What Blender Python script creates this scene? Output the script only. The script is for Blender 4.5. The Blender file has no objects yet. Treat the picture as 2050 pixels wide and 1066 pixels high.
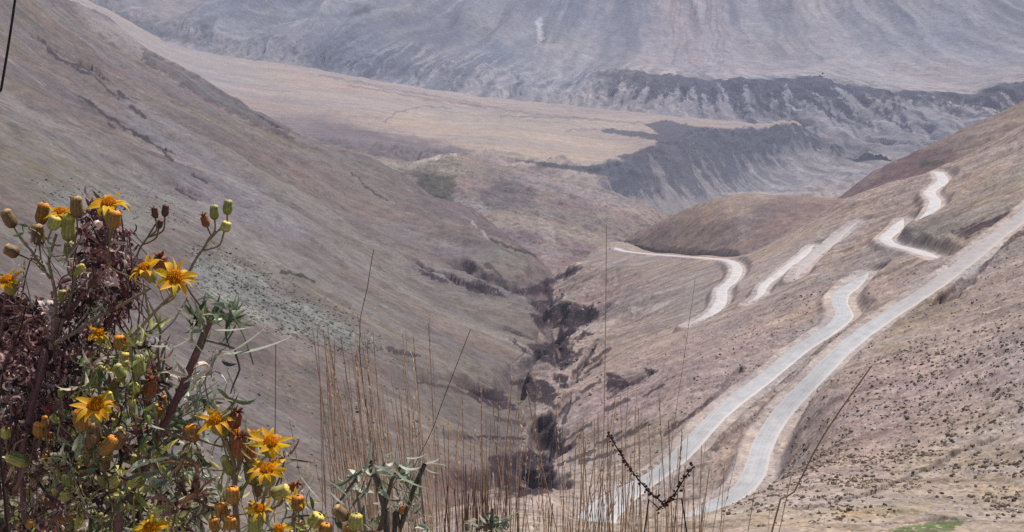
import bpy, math, random
import numpy as np
from mathutils import Vector

# ------------------------------------------------------------------ camera, sky, sun, exposure
F = 2816.0; CX = 1025.0; CY = 533.0; HOR = -150.0
PITCH = math.atan((CY - HOR) / F); SP, CP = math.sin(PITCH), math.cos(PITCH)
sc = bpy.context.scene
COL = sc.collection
cam_d = bpy.data.cameras.new("camera"); cam = bpy.data.objects.new("camera", cam_d); COL.objects.link(cam)
cam.location = (0, 0, 0); cam.rotation_euler = (math.pi / 2 - PITCH, 0, 0)
cam_d.sensor_fit = 'HORIZONTAL'; cam_d.sensor_width = 36; cam_d.lens = 18 * F / CX
cam_d.clip_start = 0.05; cam_d.clip_end = 40000
sc.camera = cam
SUN_EL, SUN_AZ = math.radians(61), math.radians(40)      # azimuth from +Y (view direction) towards +X
sd = bpy.data.lights.new("sun", 'SUN'); sd.energy = 5.0; sd.angle = math.radians(0.53); sd.color = (1, .94, .90)
so = bpy.data.objects.new("sun", sd); COL.objects.link(so)
svec = Vector((math.sin(SUN_AZ) * math.cos(SUN_EL), math.cos(SUN_AZ) * math.cos(SUN_EL), math.sin(SUN_EL)))
so.rotation_euler = svec.to_track_quat('Z', 'Y').to_euler()
so.location = (0, 0, 50)
w = bpy.data.worlds.new("World"); sc.world = w; w.use_nodes = True
nt = w.node_tree; bg = nt.nodes['Background']
sky = nt.nodes.new('ShaderNodeTexSky'); sky.sky_type = 'NISHITA'; sky.sun_disc = False
sky.sun_elevation = SUN_EL; sky.sun_rotation = SUN_AZ; sky.altitude = 3000; sky.dust_density = 1.2
nt.links.new(sky.outputs[0], bg.inputs[0]); bg.inputs[1].default_value = 0.095
sc.view_settings.view_transform = 'Standard'; sc.view_settings.look = 'None'
sc.view_settings.exposure = 0.07; sc.view_settings.gamma = 1
sc.render.engine = 'CYCLES'
sc.cycles.max_bounces = 5; sc.cycles.volume_bounces = 1; sc.cycles.diffuse_bounces = 3
sc.cycles.transparent_max_bounces = 8
sc.cycles.use_denoising = False

rng = np.random.default_rng(7); random.seed(7)

# ------------------------------------------------------------------ pixel <-> world
def uq(px, py):
    a = (np.asarray(px, float) - CX) / F; b = (CY - np.asarray(py, float)) / F
    d = b * SP + CP
    return a / d, (b * CP - SP) / d
def W(px, py, D):
    u, q = uq(px, py)
    return np.stack([u * D, D + 0 * u, q * D], -1)
def PX(x, y, z):
    d = y * CP - z * SP
    return CX + F * x / d, CY - F * (y * SP + z * CP) / d

# ------------------------------------------------------------------ noise
_P = rng.permutation(512); _P = np.concatenate([_P, _P, _P])
_A = rng.uniform(0, 2 * np.pi, 512); _GX, _GY = np.cos(_A), np.sin(_A)
def perlin(x, y):
    xi = np.floor(x).astype(np.int64); yi = np.floor(y).astype(np.int64)
    xf = x - xi; yf = y - yi
    xi &= 511; yi &= 511; x1 = (xi + 1) & 511; y1 = (yi + 1) & 511
    u = xf * xf * xf * (xf * (xf * 6 - 15) + 10); v = yf * yf * yf * (yf * (yf * 6 - 15) + 10)
    def g(a, b, dx, dy):
        h = _P[_P[a] + b] & 511
        return _GX[h] * dx + _GY[h] * dy
    n00 = g(xi, yi, xf, yf); n10 = g(x1, yi, xf - 1, yf)
    n01 = g(xi, y1, xf, yf - 1); n11 = g(x1, y1, xf - 1, yf - 1)
    return 1.5 * ((n00 * (1 - u) + n10 * u) * (1 - v) + (n01 * (1 - u) + n11 * u) * v)
def fbm(x, y, o=4, g=.5):
    s = 0; a = 1; 
    for k in range(o):
        s = s + a * perlin(x * 2 ** k + 13.7 * k, y * 2 ** k + 7.1 * k); a *= g
    return s
def ridged(x, y, o=4, g=.5):
    s = 0; a = 1; t = 0
    for k in range(o):
        s = s + a * (1 - 2 * np.abs(perlin(x * 2 ** k + 3.7 * k, y * 2 ** k + 17.1 * k))); t += a; a *= g
    return s / t
def ss(x, a=0., b=1.):
    t = np.clip((x - a) / (b - a), 0, 1); return t * t * (3 - 2 * t)

# ------------------------------------------------------------------ mesh helpers
def mesh_np(name, V, Fc, mat, cols=None, smooth=True, uv=None):
    me = bpy.data.meshes.new(name); n = Fc.shape[1]
    me.vertices.add(len(V)); me.vertices.foreach_set('co', np.ascontiguousarray(V, dtype=np.float32).ravel())
    me.loops.add(Fc.size); me.loops.foreach_set('vertex_index', np.ascontiguousarray(Fc, dtype=np.int32).ravel())
    me.polygons.add(len(Fc)); me.polygons.foreach_set('loop_start', np.arange(0, Fc.size, n, dtype=np.int32))
    me.polygons.foreach_set('loop_total', np.full(len(Fc), n, dtype=np.int32))
    me.polygons.foreach_set('use_smooth', np.full(len(Fc), smooth))
    if cols is not None:
        ca = me.color_attributes.new('Col', 'FLOAT_COLOR', 'POINT')
        c4 = np.ones((len(V), 4), np.float32); c4[:, :3] = cols
        ca.data.foreach_set('color', c4.ravel())
    if uv is not None:
        ul = me.uv_layers.new(name='UVMap'); ul.data.foreach_set('uv', uv[Fc.ravel()].astype(np.float32).ravel())
    me.update(); me.validate()
    me.materials.append(mat)
    o = bpy.data.objects.new(name, me); COL.objects.link(o)
    return o
def grid_faces(nr, nc):
    i = np.arange(nr - 1)[:, None] * nc + np.arange(nc - 1)[None]
    return np.stack([i, i + 1, i + nc + 1, i + nc], -1).reshape(-1, 4)

# ------------------------------------------------------------------ materials
def nodes(name):
    m = bpy.data.materials.new(name); m.use_nodes = True
    t = m.node_tree; b = t.nodes['Principled BSDF']
    b.inputs['Roughness'].default_value = .95; b.inputs['Specular IOR Level'].default_value = .15
    return m, t, b
def N(t, typ, **kw):
    n = t.nodes.new(typ)
    for k, v in kw.items():
        if k in n.inputs: n.inputs[k].default_value = v
        else: setattr(n, k, v)
    return n
def ramp(t, fac, stops):
    r = t.nodes.new('ShaderNodeValToRGB'); e = r.color_ramp.elements
    while len(e) < len(stops): e.new(.5)
    for k, (p, c) in enumerate(stops):
        e[k].position = p; e[k].color = (c, c, c, 1) if isinstance(c, (int, float)) else (*c, 1)
    t.links.new(fac, r.inputs[0]); return r.outputs[0]
def mix(t, mode, a, b, fac=1.0):
    n = t.nodes.new('ShaderNodeMix'); n.data_type = 'RGBA'; n.blend_type = mode
    L = t.links
    if isinstance(fac, (int, float)): n.inputs[0].default_value = fac
    else: L.new(fac, n.inputs[0])
    for s, i in ((a, 6), (b, 7)):
        if isinstance(s, tuple): n.inputs[i].default_value = (*s, 1)
        else: L.new(s, n.inputs[i])
    return n.outputs[2]

def terrain_mat(name, s1, s2, s3, contrast=.22, speck=None, pale=None, bump=1.0, stretch=(1, 1, 1), rot=0):
    """s1..s3: feature sizes in metres, big to fine"""
    m, t, b = nodes(name); L = t.links
    at = N(t, 'ShaderNodeAttribute', attribute_name='Col')
    tc = t.nodes.new('ShaderNodeTexCoord')
    mp = N(t, 'ShaderNodeMapping'); mp.inputs['Scale'].default_value = stretch; mp.inputs['Rotation'].default_value = (0, 0, rot)
    L.new(tc.outputs['Object'], mp.inputs[0])
    col = at.outputs['Color']
    for s, c, det in ((s1, contrast, 4), (s2, contrast, 5), (s3, contrast * 1.35, 4), (s3 * 3.1, contrast * 1.1, 3)):
        n = N(t, 'ShaderNodeTexNoise', Scale=1. / s, Detail=float(det), Roughness=.6)
        L.new((mp if s in (s1, s2) else tc).outputs[0 if s in (s1, s2) else 3], n.inputs['Vector'])
        r = ramp(t, n.outputs[0], [(.3, (1 - c, 1 - c, 1 - c * .8)), (.7, (1 + c, 1 + c, 1 + c * .9))])
        col = mix(t, 'MULTIPLY', col, r)
    # hue drift: ochre / purple soils
    n = N(t, 'ShaderNodeTexNoise', Scale=1. / (s1 * 1.7), Detail=3.); L.new(mp.outputs[0], n.inputs['Vector'])
    r = ramp(t, n.outputs[0], [(.35, (.93, .97, 1.0)), (.65, (1.05, 1.0, .93))])
    col = mix(t, 'MULTIPLY', col, r)
    if speck:
        size, amt, cc = speck
        v = N(t, 'ShaderNodeTexVoronoi', Scale=1. / size); L.new(tc.outputs['Object'], v.inputs['Vector'])
        msk = ramp(t, v.outputs['Distance'], [(.12, 1.), (.34, 0.)])
        n = N(t, 'ShaderNodeTexNoise', Scale=1. / (size * 7), Detail=3.); L.new(tc.outputs['Object'], n.inputs['Vector'])
        d = ramp(t, n.outputs[0], [(.45, 0.), (.62, amt)])
        col = mix(t, 'MIX', col, cc, mix(t, 'MULTIPLY', msk, d))
    if pale:
        size, amt, cc = pale
        v = N(t, 'ShaderNodeTexVoronoi', Scale=1. / size); L.new(tc.outputs['Object'], v.inputs['Vector'])
        msk = ramp(t, v.outputs['Distance'], [(.06, 1.), (.2, 0.)])
        n = N(t, 'ShaderNodeTexNoise', Scale=1. / (size * 9), Detail=3.); L.new(tc.outputs['Object'], n.inputs['Vector'])
        d = ramp(t, n.outputs[0], [(.48, 0.), (.66, amt)])
        col = mix(t, 'MIX', col, cc, mix(t, 'MULTIPLY', msk, d))
    L.new(col, b.inputs['Base Color'])
    n = N(t, 'ShaderNodeTexNoise', Scale=1. / (s2 * .6), Detail=5., Roughness=.55); L.new(tc.outputs['Object'], n.inputs['Vector'])
    bp = N(t, 'ShaderNodeBump', Strength=.4, Distance=s2 * .22 * bump); L.new(n.outputs[0], bp.inputs['Height'])
    L.new(bp.outputs[0], b.inputs['Normal'])
    return m

# ------------------------------------------------------------------ slopes of the near valley: two tilted planes + corrections
A0, GY, SL, SR = -80., -.19, .53, .45
def D_left(px, py):
    u, q = uq(px, py); return np.clip(80 / np.maximum(-q + GY - SL * u, .02), 60, 2600)
def D_right(px, py):
    u, q = uq(px, py); return np.clip(80 / np.maximum(-q + GY + SR * u, .02), 60, 2600)
def tps_fit(P, R):
    n = len(P); d = np.linalg.norm(P[:, None] - P[None], axis=2); K = np.where(d > 0, d * d * np.log(d + 1e-9), 0) + np.eye(n) * 1e-4
    A = np.zeros((n + 3, n + 3)); A[:n, :n] = K; A[:n, n] = 1; A[:n, n + 1:] = P; A[n, :n] = 1; A[n + 1:, :n] = P.T
    return np.linalg.solve(A, np.concatenate([R, np.zeros(3)]))
def tps_eval(c, P, X):
    out = np.empty(len(X)); n = len(P)
    for s in range(0, len(X), 40000):
        d2 = ((X[s:s + 40000, None] - P[None]) ** 2).sum(2)
        out[s:s + 40000] = (.5 * d2 * np.log(d2 + 1e-12)) @ c[:n] + c[n] + X[s:s + 40000] @ c[n + 1:]
    return out
class Slope:
    def __init__(s, side, zero, crest, extra):
        s.side = side; Df = D_left if side < 0 else D_right
        P = []; R = []
        def add(px, py, D):
            u, q = uq(px, py); P.append((u * 3, math.log(D))); R.append(q - s.plane(u, D))
        for px, py in zero: add(px, py, float(Df(px, py)))
        for c in crest:
            px, py = c[:2]; D = c[2] if len(c) > 2 else float(Df(px, py))
            add(px, py, D); add(px, py + 14, D * 1.13); add(px, py + 60, D * 1.4); add(px, py + 150, D * 2.1)
            add(px, py + (4 if len(c) > 2 else 3), D * .95)
        for e in extra: add(*e)
        s.P = np.array(P); s.c = tps_fit(s.P, np.array(R))
    def plane(s, u, D): return A0 / D + GY + (-SL if s.side < 0 else SR) * u
    def q(s, u, D):
        sh = np.shape(u); X = np.stack([np.ravel(u) * 3, np.log(np.ravel(D))], 1)
        return s.plane(u, D) + tps_eval(s.c, s.P, X).reshape(sh)
    def coarse(s, u0, u1, D0, D1, nc=170, nr=220):
        s.cu = np.linspace(u0, u1, nc); s.cv = np.linspace(math.log(D0), math.log(D1), nr)
        U, Vv = np.meshgrid(s.cu, s.cv); s.cq = s.q(U, np.exp(Vv))
    def fast(s, u, D):
        fu = np.clip((u - s.cu[0]) / (s.cu[1] - s.cu[0]), 0, len(s.cu) - 1.001); fv = np.clip((np.log(D) - s.cv[0]) / (s.cv[1] - s.cv[0]), 0, len(s.cv) - 1.001)
        i = fu.astype(int); j = fv.astype(int); a = fu - i; b = fv - j; Q = s.cq
        return (Q[j, i] * (1 - a) + Q[j, i + 1] * a) * (1 - b) + (Q[j + 1, i] * (1 - a) + Q[j + 1, i + 1] * a) * b

LEFT = Slope(-1,
    zero=[(-150, 1150), (0, 1066), (0, 700), (0, 400), (0, 150), (300, 900), (300, 600), (300, 350), (450, 1060), (600, 950), (600, 700), (600, 450),
          (800, 950), (800, 700), (800, 520), (900, 850), (900, 600), (1000, 950), (1000, 700), (-150, 600), (-150, 200), (450, 300), (150, 150)],
    crest=[(-160, -190, 1500), (0, -90, 1700), (60, -35, 1900), (130, 10, 2100), (240, 62, 2200), (300, 110, 2150), (360, 143, 2000), (430, 188, 1950), (500, 230, 1850),
           (580, 275, 1700), (650, 308, 1650), (760, 338, 1600), (810, 362, 1500), (860, 402, 1400), (930, 435, 1300), (975, 470, 1220), (1022, 502, 1140), (1065, 527, 1070), (1098, 556, 990)],
    extra=[])
RIGHT = Slope(1,
    zero=[(2050, 1000), (2050, 700), (2050, 520), (2200, 900), (2200, 500), (1800, 900), (1800, 700), (1800, 520), (1650, 800), (1600, 600), (1400, 850), (1400, 700), (1400, 600),
          (1250, 900), (1250, 700), (1250, 600), (1130, 850), (1130, 700), (1700, 500)],
    crest=[(1085, 590, 960), (1120, 555, 1010), (1170, 522, 1060), (1240, 489, 1120), (1350, 508, 860), (1420, 512, 760), (1480, 515, 690), (1560, 482, 680), (1640, 442, 700), (1700, 404, 720),
           (1800, 366, 700), (1905, 336, 690), (1980, 297, 715), (2050, 258, 740), (2150, 195, 760), (2300, 110, 800)],
    extra=[(850, 1045, 225), (950, 1012, 232), (1050, 995, 238), (1110, 988, 240), (1160, 1043, 222), (1300, 1048, 218), (1400, 1037, 224), (1480, 1010, 238), (1560, 962, 256), (1640, 905, 272),
           (1900, 1066, 170), (1500, 1090, 165), (1200, 1110, 165), (900, 1110, 175), (700, 1130, 220),
           (1180, 1080, 246), (1250, 1080, 246), (1330, 1076, 246), (1400, 1066, 248), (1480, 1038, 262), (1560, 985, 278), (1050, 1030, 262), (1110, 1020, 262), (1180, 1035, 290), (1240, 1002, 308), (1310, 966, 314), (1360, 920, 320), (1430, 1023, 284), (1495, 976, 288), (1516, 940, 296), (1350, 1010, 296), (1545, 870, 318)])
LEFT.coarse(-.46, .16, 90, 4200); RIGHT.coarse(-.14, .5, 90, 1800)

def cast(S, px, py, vmin=None, far=False):
    """first hit of pixel rays on a slope -> world xyz"""
    u, q = uq(px, py); u = np.atleast_1d(u); q = np.atleast_1d(q); out = []
    for uu, qq in zip(u, q):
        D = np.exp(np.linspace(S.cv[0] if vmin is None else math.log(vmin), S.cv[-1], 900)); g = S.fast(np.full(900, uu), D) - qq
        k = np.argmax(g > 0) if (g > 0).any() else int(np.argmax(g))
        k = max(k, 1); t = 0 if g[k] == g[k - 1] or g[k] < 0 else np.clip(-g[k - 1] / (g[k] - g[k - 1]), 0, 1)
        Dd = D[k - 1] + (D[k] - D[k - 1]) * t; out.append((uu * Dd, Dd, S.fast(np.array([uu]), np.array([Dd]))[0] * Dd))
    return np.array(out)
def spline(pts, step):
    P = np.array(pts, float); P = np.vstack([2 * P[0] - P[1], P, 2 * P[-1] - P[-2]]); out = []
    for i in range(1, len(P) - 2):
        n = max(2, int(np.linalg.norm(P[i + 1] - P[i]) / step)); t = np.arange(n)[:, None] / n
        p0, p1, p2, p3 = P[i - 1], P[i], P[i + 1], P[i + 2]
        out.append(.5 * ((2 * p1) + (-p0 + p2) * t + (2 * p0 - 5 * p1 + 4 * p2 - p3) * t ** 2 + (-p0 + 3 * p1 - 3 * p2 + p3) * t ** 3))
    out.append(P[-2][None]); return np.vstack(out)
def resample(P, step):
    d = np.r_[0, np.cumsum(np.linalg.norm(np.diff(P[:, :2], axis=0), axis=1))]
    n = max(4, int(d[-1] / step)); s = np.linspace(0, d[-1], n)
    return np.stack([np.interp(s, d, P[:, k]) for k in range(P.shape[1])], 1)
def smooth(P, w):
    w = min(w, (len(P) - 1) // 2 * 2 - 1)
    if w < 3: return P
    k = np.hanning(w + 2)[1:-1]; k /= k.sum(); h = w // 2
    Q = np.vstack([2 * P[0] - P[h:0:-1], P, 2 * P[-1] - P[-2:-h - 2:-1]])
    return np.stack([np.convolve(Q[:, c], k, 'valid') for c in range(P.shape[1])], 1)

# ------------------------------------------------------------------ roads (centre lines on the right slope)
ROADS = [  # pixel line, half width, tone (0 = grey seal, 1 = pale dust), z-smoothing
    ([(2110, 372), (2050, 432), (1990, 478), (1940, 520), (1860, 580), (1780, 632), (1700, 690), (1630, 758), (1580, 812), (1545, 860), (1522, 905), (1512, 945), (1488, 982), (1440, 1015), (1405, 1032), (1350, 1058, 268), (1280, 1066, 264), (1215, 1060, 268), (1185, 1042, 282),
      (1222, 1012), (1262, 988), (1318, 953), (1360, 915), (1400, 870), (1450, 820), (1530, 760), (1600, 702), (1660, 662), (1692, 632), (1682, 612), (1684, 590), (1712, 570), (1738, 548)], 3.7, 0.0, 21),
    ([(1878, 345), (1888, 362), (1868, 378), (1860, 388), (1872, 402), (1866, 420), (1840, 440)], 2.7, .8, 9),
    ([(1808, 440), (1790, 462), (1772, 478), (1790, 492), (1830, 502), (1880, 520)], 2.7, .8, 9),
    ([(1232, 497), (1248, 503), (1290, 508), (1350, 513), (1420, 518), (1462, 524), (1476, 540), (1466, 562), (1446, 580), (1444, 602), (1430, 622), (1400, 640), (1378, 652)], 2.6, .8, 11),
    ([(1718, 444), (1672, 478), (1634, 508), (1606, 535), (1590, 560)], 2.8, .6, 11),
    ([(1628, 492), (1602, 515), (1560, 548), (1530, 572), (1520, 592), (1496, 608)], 1.9, .8, 11),
]
RD = []
for pts, hw, tone, sw in ROADS:
    segs = []; cur = []
    for p in pts:
        if len(p) == 2: cur.append(p)
        else:
            if cur: pp = spline(cur, 5.0); segs.append(cast(RIGHT, pp[:, 0], pp[:, 1], vmin=262 if hw == 3.7 else 180)); cur = []
            uu = uq(p[0], p[1])[0]; segs.append(np.array([[uu * p[2], p[2], float(RIGHT.fast(np.array([uu]), np.array([float(p[2])]))[0] * p[2])]]))
    if cur: pp = spline(cur, 5.0); segs.append(cast(RIGHT, pp[:, 0], pp[:, 1], vmin=262 if hw == 3.7 else 180))
    P = np.vstack(segs)
    P = resample(P, 2.0); P = smooth(P, 2 * (sw // 4) + 1); P[:, 2] = smooth(P, min(sw, 15))[:, 2]
    RD.append((P, hw, tone))

# ------------------------------------------------------------------ gullies (centre line px, which slope, half width m, depth m)
GUL = [
    (RIGHT, [(1105, 900), (1080, 870), (1085, 835)], 6, 6), (RIGHT, [(1110, 985), (1060, 955), (1020, 930)], 6, 6),
    (RIGHT, [(1175, 672), (1140, 705), (1110, 740)], 4, 5), (RIGHT, [(1150, 672), (1120, 700), (1095, 725)], 4, 5), (RIGHT, [(1195, 690), (1165, 722), (1140, 750)], 3, 3.5), (RIGHT, [(1170, 735), (1130, 765), (1105, 800)], 4, 4),
    (RIGHT, [(1200, 820), (1150, 850), (1110, 880)], 2.5, 2.5), (RIGHT, [(1190, 770), (1150, 790), (1115, 820)], 3, 3),
    (RIGHT, [(1110, 690), (1100, 660), (1110, 635), (1085, 610), (1060, 590)], 9, 6),
    (LEFT, [(1020, 690), (1060, 705), (1100, 720), (1140, 745)], 6, 6),
    (LEFT, [(940, 800), (985, 808), (1030, 825)], 8, 7),
    (LEFT, [(1010, 785), (1060, 775), (1110, 790)], 8, 7),
    (LEFT, [(840, 770), (880, 775), (940, 800)], 3, 2.5),
    (LEFT, [(820, 525), (860, 550), (905, 562), (950, 585), (1000, 592), (1040, 590)], 8, 6),
    (LEFT, [(920, 530), (960, 550), (1000, 565), (1040, 580)], 12, 8),
    (RIGHT, [(1160, 545), (1110, 560), (1075, 585)], 10, 8),
    (RIGHT, [(1190, 640), (1150, 645), (1100, 640)], 9, 5),
    (LEFT, [(1060, 610), (1085, 640), (1080, 665)], 7, 8),
    (RIGHT, [(1270, 790), (1230, 805)], 2, 2),
    (RIGHT, [(1300, 748), (1260, 765), (1225, 782)], 3, 2.6),
    (LEFT, [(900, 890), (980, 900), (1060, 905), (1100, 900)], 3, 2.5),
    (LEFT, [(880, 960), (960, 965), (1040, 975)], 7, 6),
    (LEFT, [(950, 880), (1000, 882), (1040, 885)], 2, 2),
]
SCARP = [  # thin ledges on the left slope
    (LEFT, [(90, 90), (125, 120), (160, 135), (188, 155), (215, 180), (240, 200), (285, 232)], 9, 7),
    (LEFT, [(150, 118), (175, 130), (200, 145)], 4, 3),
    (LEFT, [(165, 200), (210, 232), (250, 255), (300, 285), (345, 318)], 5, 6),
    (LEFT, [(215, 250), (240, 262)], 2, 2), (LEFT, [(380, 350), (415, 368)], 3, 3), (LEFT, [(350, 378), (395, 402)], 2, 2.5),
    (LEFT, [(300, 124), (360, 154), (430, 198), (500, 240), (560, 273)], 10, 8),
    (LEFT, [(940, 445), (975, 478)], 3, -2), (LEFT, [(985, 480), (1030, 500), (1080, 515)], 5, 5),
    (LEFT, [(780, 700), (830, 712)], 2, 1.5), (LEFT, [(480, 440), (540, 475), (600, 500)], 3, 1.5),
    (RIGHT, [(1990, 880), (1930, 905), (1880, 930), (1850, 945)], 1.2, 1.0), (RIGHT, [(1830, 950), (1790, 970), (1730, 990), (1680, 1002), (1600, 1020)], 1.0, .9),
    (RIGHT, [(2050, 470), (2000, 500), (1960, 530), (1930, 570), (1890, 610)], 4, 3),
    (RIGHT, [(1480, 745), (1440, 790), (1400, 825)], 1.5, 1.2), (RIGHT, [(1700, 690), (1620, 740), (1560, 790), (1500, 850), (1430, 905)], 1.5, 1.2),
    (RIGHT, [(1350, 850), (1290, 885), (1230, 915)], 1.2, 1.2), (RIGHT, [(1230, 880), (1180, 905)], 1., 1.), (RIGHT, [(1900, 1040), (1800, 1050), (1700, 1058)], 1, .7),
]
CARVE = []
for S, pts, hw, dep in GUL + SCARP:
    pp = spline(pts, 6.0); P = cast(S, pp[:, 0], pp[:, 1]); P = resample(P, 3.0 if hw > 3 else 1.5)
    CARVE.append((P, hw, dep, (S, pts, hw, dep) in SCARP))

def near(x, y, P, rad):
    """distance to polyline, z of nearest, index mask"""
    m = (x > P[:, 0].min() - rad) & (x < P[:, 0].max() + rad) & (y > P[:, 1].min() - rad) & (y < P[:, 1].max() + rad)
    idx = np.flatnonzero(m)
    if len(idx) == 0: return idx, None, None
    A = P[:-1, :2]; B = P[1:, :2]; AB = B - A; L2 = (AB ** 2).sum(1) + 1e-9
    dd = np.empty(len(idx)); zz = np.empty(len(idx))
    for s in range(0, len(idx), 20000):
        X = np.stack([x[idx[s:s + 20000]], y[idx[s:s + 20000]]], 1)
        # coarse nearest vertex, then adjacent segments
        d2 = ((X[:, None] - P[None, :, :2]) ** 2).sum(2); k = d2.argmin(1); best = np.full(len(X), 1e18); bz = np.zeros(len(X))
        for off in (-1, 0):
            j = np.clip(k + off, 0, len(A) - 1); t = np.clip((((X - A[j]) * AB[j]).sum(1)) / L2[j], 0, 1)
            C = A[j] + AB[j] * t[:, None]; d = ((X - C) ** 2).sum(1); z = P[j, 2] * (1 - t) + P[j + 1, 2] * t
            u = d < best; best[u] = d[u]; bz[u] = z[u]
        dd[s:s + 20000] = np.sqrt(best); zz[s:s + 20000] = bz
    return idx, dd, zz

def poly_mask(px, py, poly, soft, warp=0., seed=0):
    """soft membership of a patch outlined on the ground"""
    P = np.array(poly, float); x0, y0 = P.min(0) - soft - warp * 2; x1, y1 = P.max(0) + soft + warp * 2
    out = np.zeros(len(px)); idx = np.flatnonzero((px > x0) & (px < x1) & (py > y0) & (py < y1))
    if not len(idx): return out
    x = px[idx]; y = py[idx]
    if warp:
        s = 1. / (warp * 3); x = x + warp * fbm(x * s + seed, y * s * 1.6 + 5.2, 4, .6); y = y + warp * .6 * fbm(x * s + 31.1 + seed, y * s * 1.6, 4, .6)
    ins = np.zeros(len(idx), bool); d = np.full(len(idx), 1e9)
    for k in range(len(P)):
        a = P[k]; b = P[(k + 1) % len(P)]
        c = ((a[1] > y) != (b[1] > y)) & (x < (b[0] - a[0]) * (y - a[1]) / (b[1] - a[1] + 1e-12) + a[0]); ins ^= c
        ab = b - a; t = np.clip(((x - a[0]) * ab[0] + (y - a[1]) * ab[1]) / (ab @ ab + 1e-9), 0, 1)
        d = np.minimum(d, np.hypot(x - a[0] - ab[0] * t, y - a[1] - ab[1] * t))
    out[idx] = ss(np.where(ins, d, -d), -soft, soft); return out

def line_mask(px, py, pts, w, seed=0):
    P = np.array(pts, float); idx = np.flatnonzero((px > P[:, 0].min() - 20) & (px < P[:, 0].max() + 20) & (py > P[:, 1].min() - 20) & (py < P[:, 1].max() + 20)); out = np.zeros(len(px))
    if not len(idx): return out
    x = px[idx] + 4 * fbm(px[idx] / 18 + seed, py[idx] / 18, 3); y = py[idx] + 3 * fbm(px[idx] / 14, py[idx] / 14 + seed, 3); d = np.full(len(idx), 1e9)
    for a, b in zip(P[:-1], P[1:]):
        ab = b - a; t = np.clip(((x - a[0]) * ab[0] + (y - a[1]) * ab[1]) / (ab @ ab), 0, 1); d = np.minimum(d, np.hypot(x - a[0] - ab[0] * t, y - a[1] - ab[1] * t))
    ww = w * (.75 + .8 * perlin(px[idx] / 22 + seed, py[idx] / 22)); out[idx] = 1 - ss(d, ww * .5, ww * .5 + 1.8); return out
def lin(r, g, b):
    f = lambda c: ((c / 255 + .055) / 1.055) ** 2.4 if c > 10 else c / 255 / 12.92
    return np.array([f(r), f(g), f(b)])

def blend(C, m, c, k=1.): C += (np.asarray(c)[None] - C) * (m * k)[:, None]

# real base colours
TAN = np.array([.30, .235, .185]); BROWN = np.array([.205, .165, .138]); OLIVE = np.array([.19, .165, .118]); PURP = np.array([.225, .160, .155])
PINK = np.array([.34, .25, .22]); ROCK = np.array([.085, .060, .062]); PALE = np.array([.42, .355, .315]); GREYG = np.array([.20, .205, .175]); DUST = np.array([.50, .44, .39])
SLATE = np.array([.105, .105, .115]); SCRUB = np.array([.075, .072, .045])

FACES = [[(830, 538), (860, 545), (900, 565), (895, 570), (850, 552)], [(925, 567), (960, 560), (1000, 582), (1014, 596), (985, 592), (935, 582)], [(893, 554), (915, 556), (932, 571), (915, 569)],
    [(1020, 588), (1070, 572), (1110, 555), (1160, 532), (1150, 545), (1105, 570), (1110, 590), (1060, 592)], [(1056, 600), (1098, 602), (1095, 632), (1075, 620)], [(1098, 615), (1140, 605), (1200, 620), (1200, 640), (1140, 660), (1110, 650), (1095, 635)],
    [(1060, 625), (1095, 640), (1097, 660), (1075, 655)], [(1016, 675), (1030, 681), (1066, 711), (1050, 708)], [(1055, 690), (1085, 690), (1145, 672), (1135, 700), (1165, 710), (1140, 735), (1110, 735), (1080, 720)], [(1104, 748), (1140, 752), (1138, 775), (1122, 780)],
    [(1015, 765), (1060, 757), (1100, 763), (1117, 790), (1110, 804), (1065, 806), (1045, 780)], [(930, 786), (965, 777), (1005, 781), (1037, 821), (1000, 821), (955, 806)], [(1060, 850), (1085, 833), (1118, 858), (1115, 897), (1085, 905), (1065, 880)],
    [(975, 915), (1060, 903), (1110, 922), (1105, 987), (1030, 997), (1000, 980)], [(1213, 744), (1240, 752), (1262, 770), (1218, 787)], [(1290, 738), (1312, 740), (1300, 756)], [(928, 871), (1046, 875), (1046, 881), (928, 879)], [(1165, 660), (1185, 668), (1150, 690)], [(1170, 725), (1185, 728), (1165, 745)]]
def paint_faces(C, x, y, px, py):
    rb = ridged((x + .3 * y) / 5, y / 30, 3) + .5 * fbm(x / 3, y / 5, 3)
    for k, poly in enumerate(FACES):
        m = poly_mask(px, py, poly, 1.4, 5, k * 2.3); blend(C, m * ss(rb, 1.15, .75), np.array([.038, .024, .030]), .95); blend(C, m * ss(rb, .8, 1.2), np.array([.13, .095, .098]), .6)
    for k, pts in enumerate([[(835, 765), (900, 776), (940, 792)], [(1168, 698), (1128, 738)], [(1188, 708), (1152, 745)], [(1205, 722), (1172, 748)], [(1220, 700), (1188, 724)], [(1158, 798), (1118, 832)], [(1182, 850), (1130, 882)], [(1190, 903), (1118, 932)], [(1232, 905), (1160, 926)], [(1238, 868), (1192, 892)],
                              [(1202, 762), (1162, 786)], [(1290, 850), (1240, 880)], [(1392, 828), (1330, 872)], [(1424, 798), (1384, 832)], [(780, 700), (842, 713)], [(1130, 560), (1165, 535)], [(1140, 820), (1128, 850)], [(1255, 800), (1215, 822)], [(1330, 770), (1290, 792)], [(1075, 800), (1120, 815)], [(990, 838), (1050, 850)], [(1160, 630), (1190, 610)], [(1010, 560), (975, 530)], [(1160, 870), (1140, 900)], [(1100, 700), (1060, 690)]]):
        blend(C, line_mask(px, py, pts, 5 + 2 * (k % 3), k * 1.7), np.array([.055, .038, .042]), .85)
    m = poly_mask(px, py, [(925, 515), (960, 530), (1010, 560), (1045, 545), (1040, 578), (1005, 580), (955, 552)], 5, 8); blend(C, m * ss(fbm(x / 6, y / 9, 3), -.1, .2), np.array([.07, .065, .07]), .8)
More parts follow.
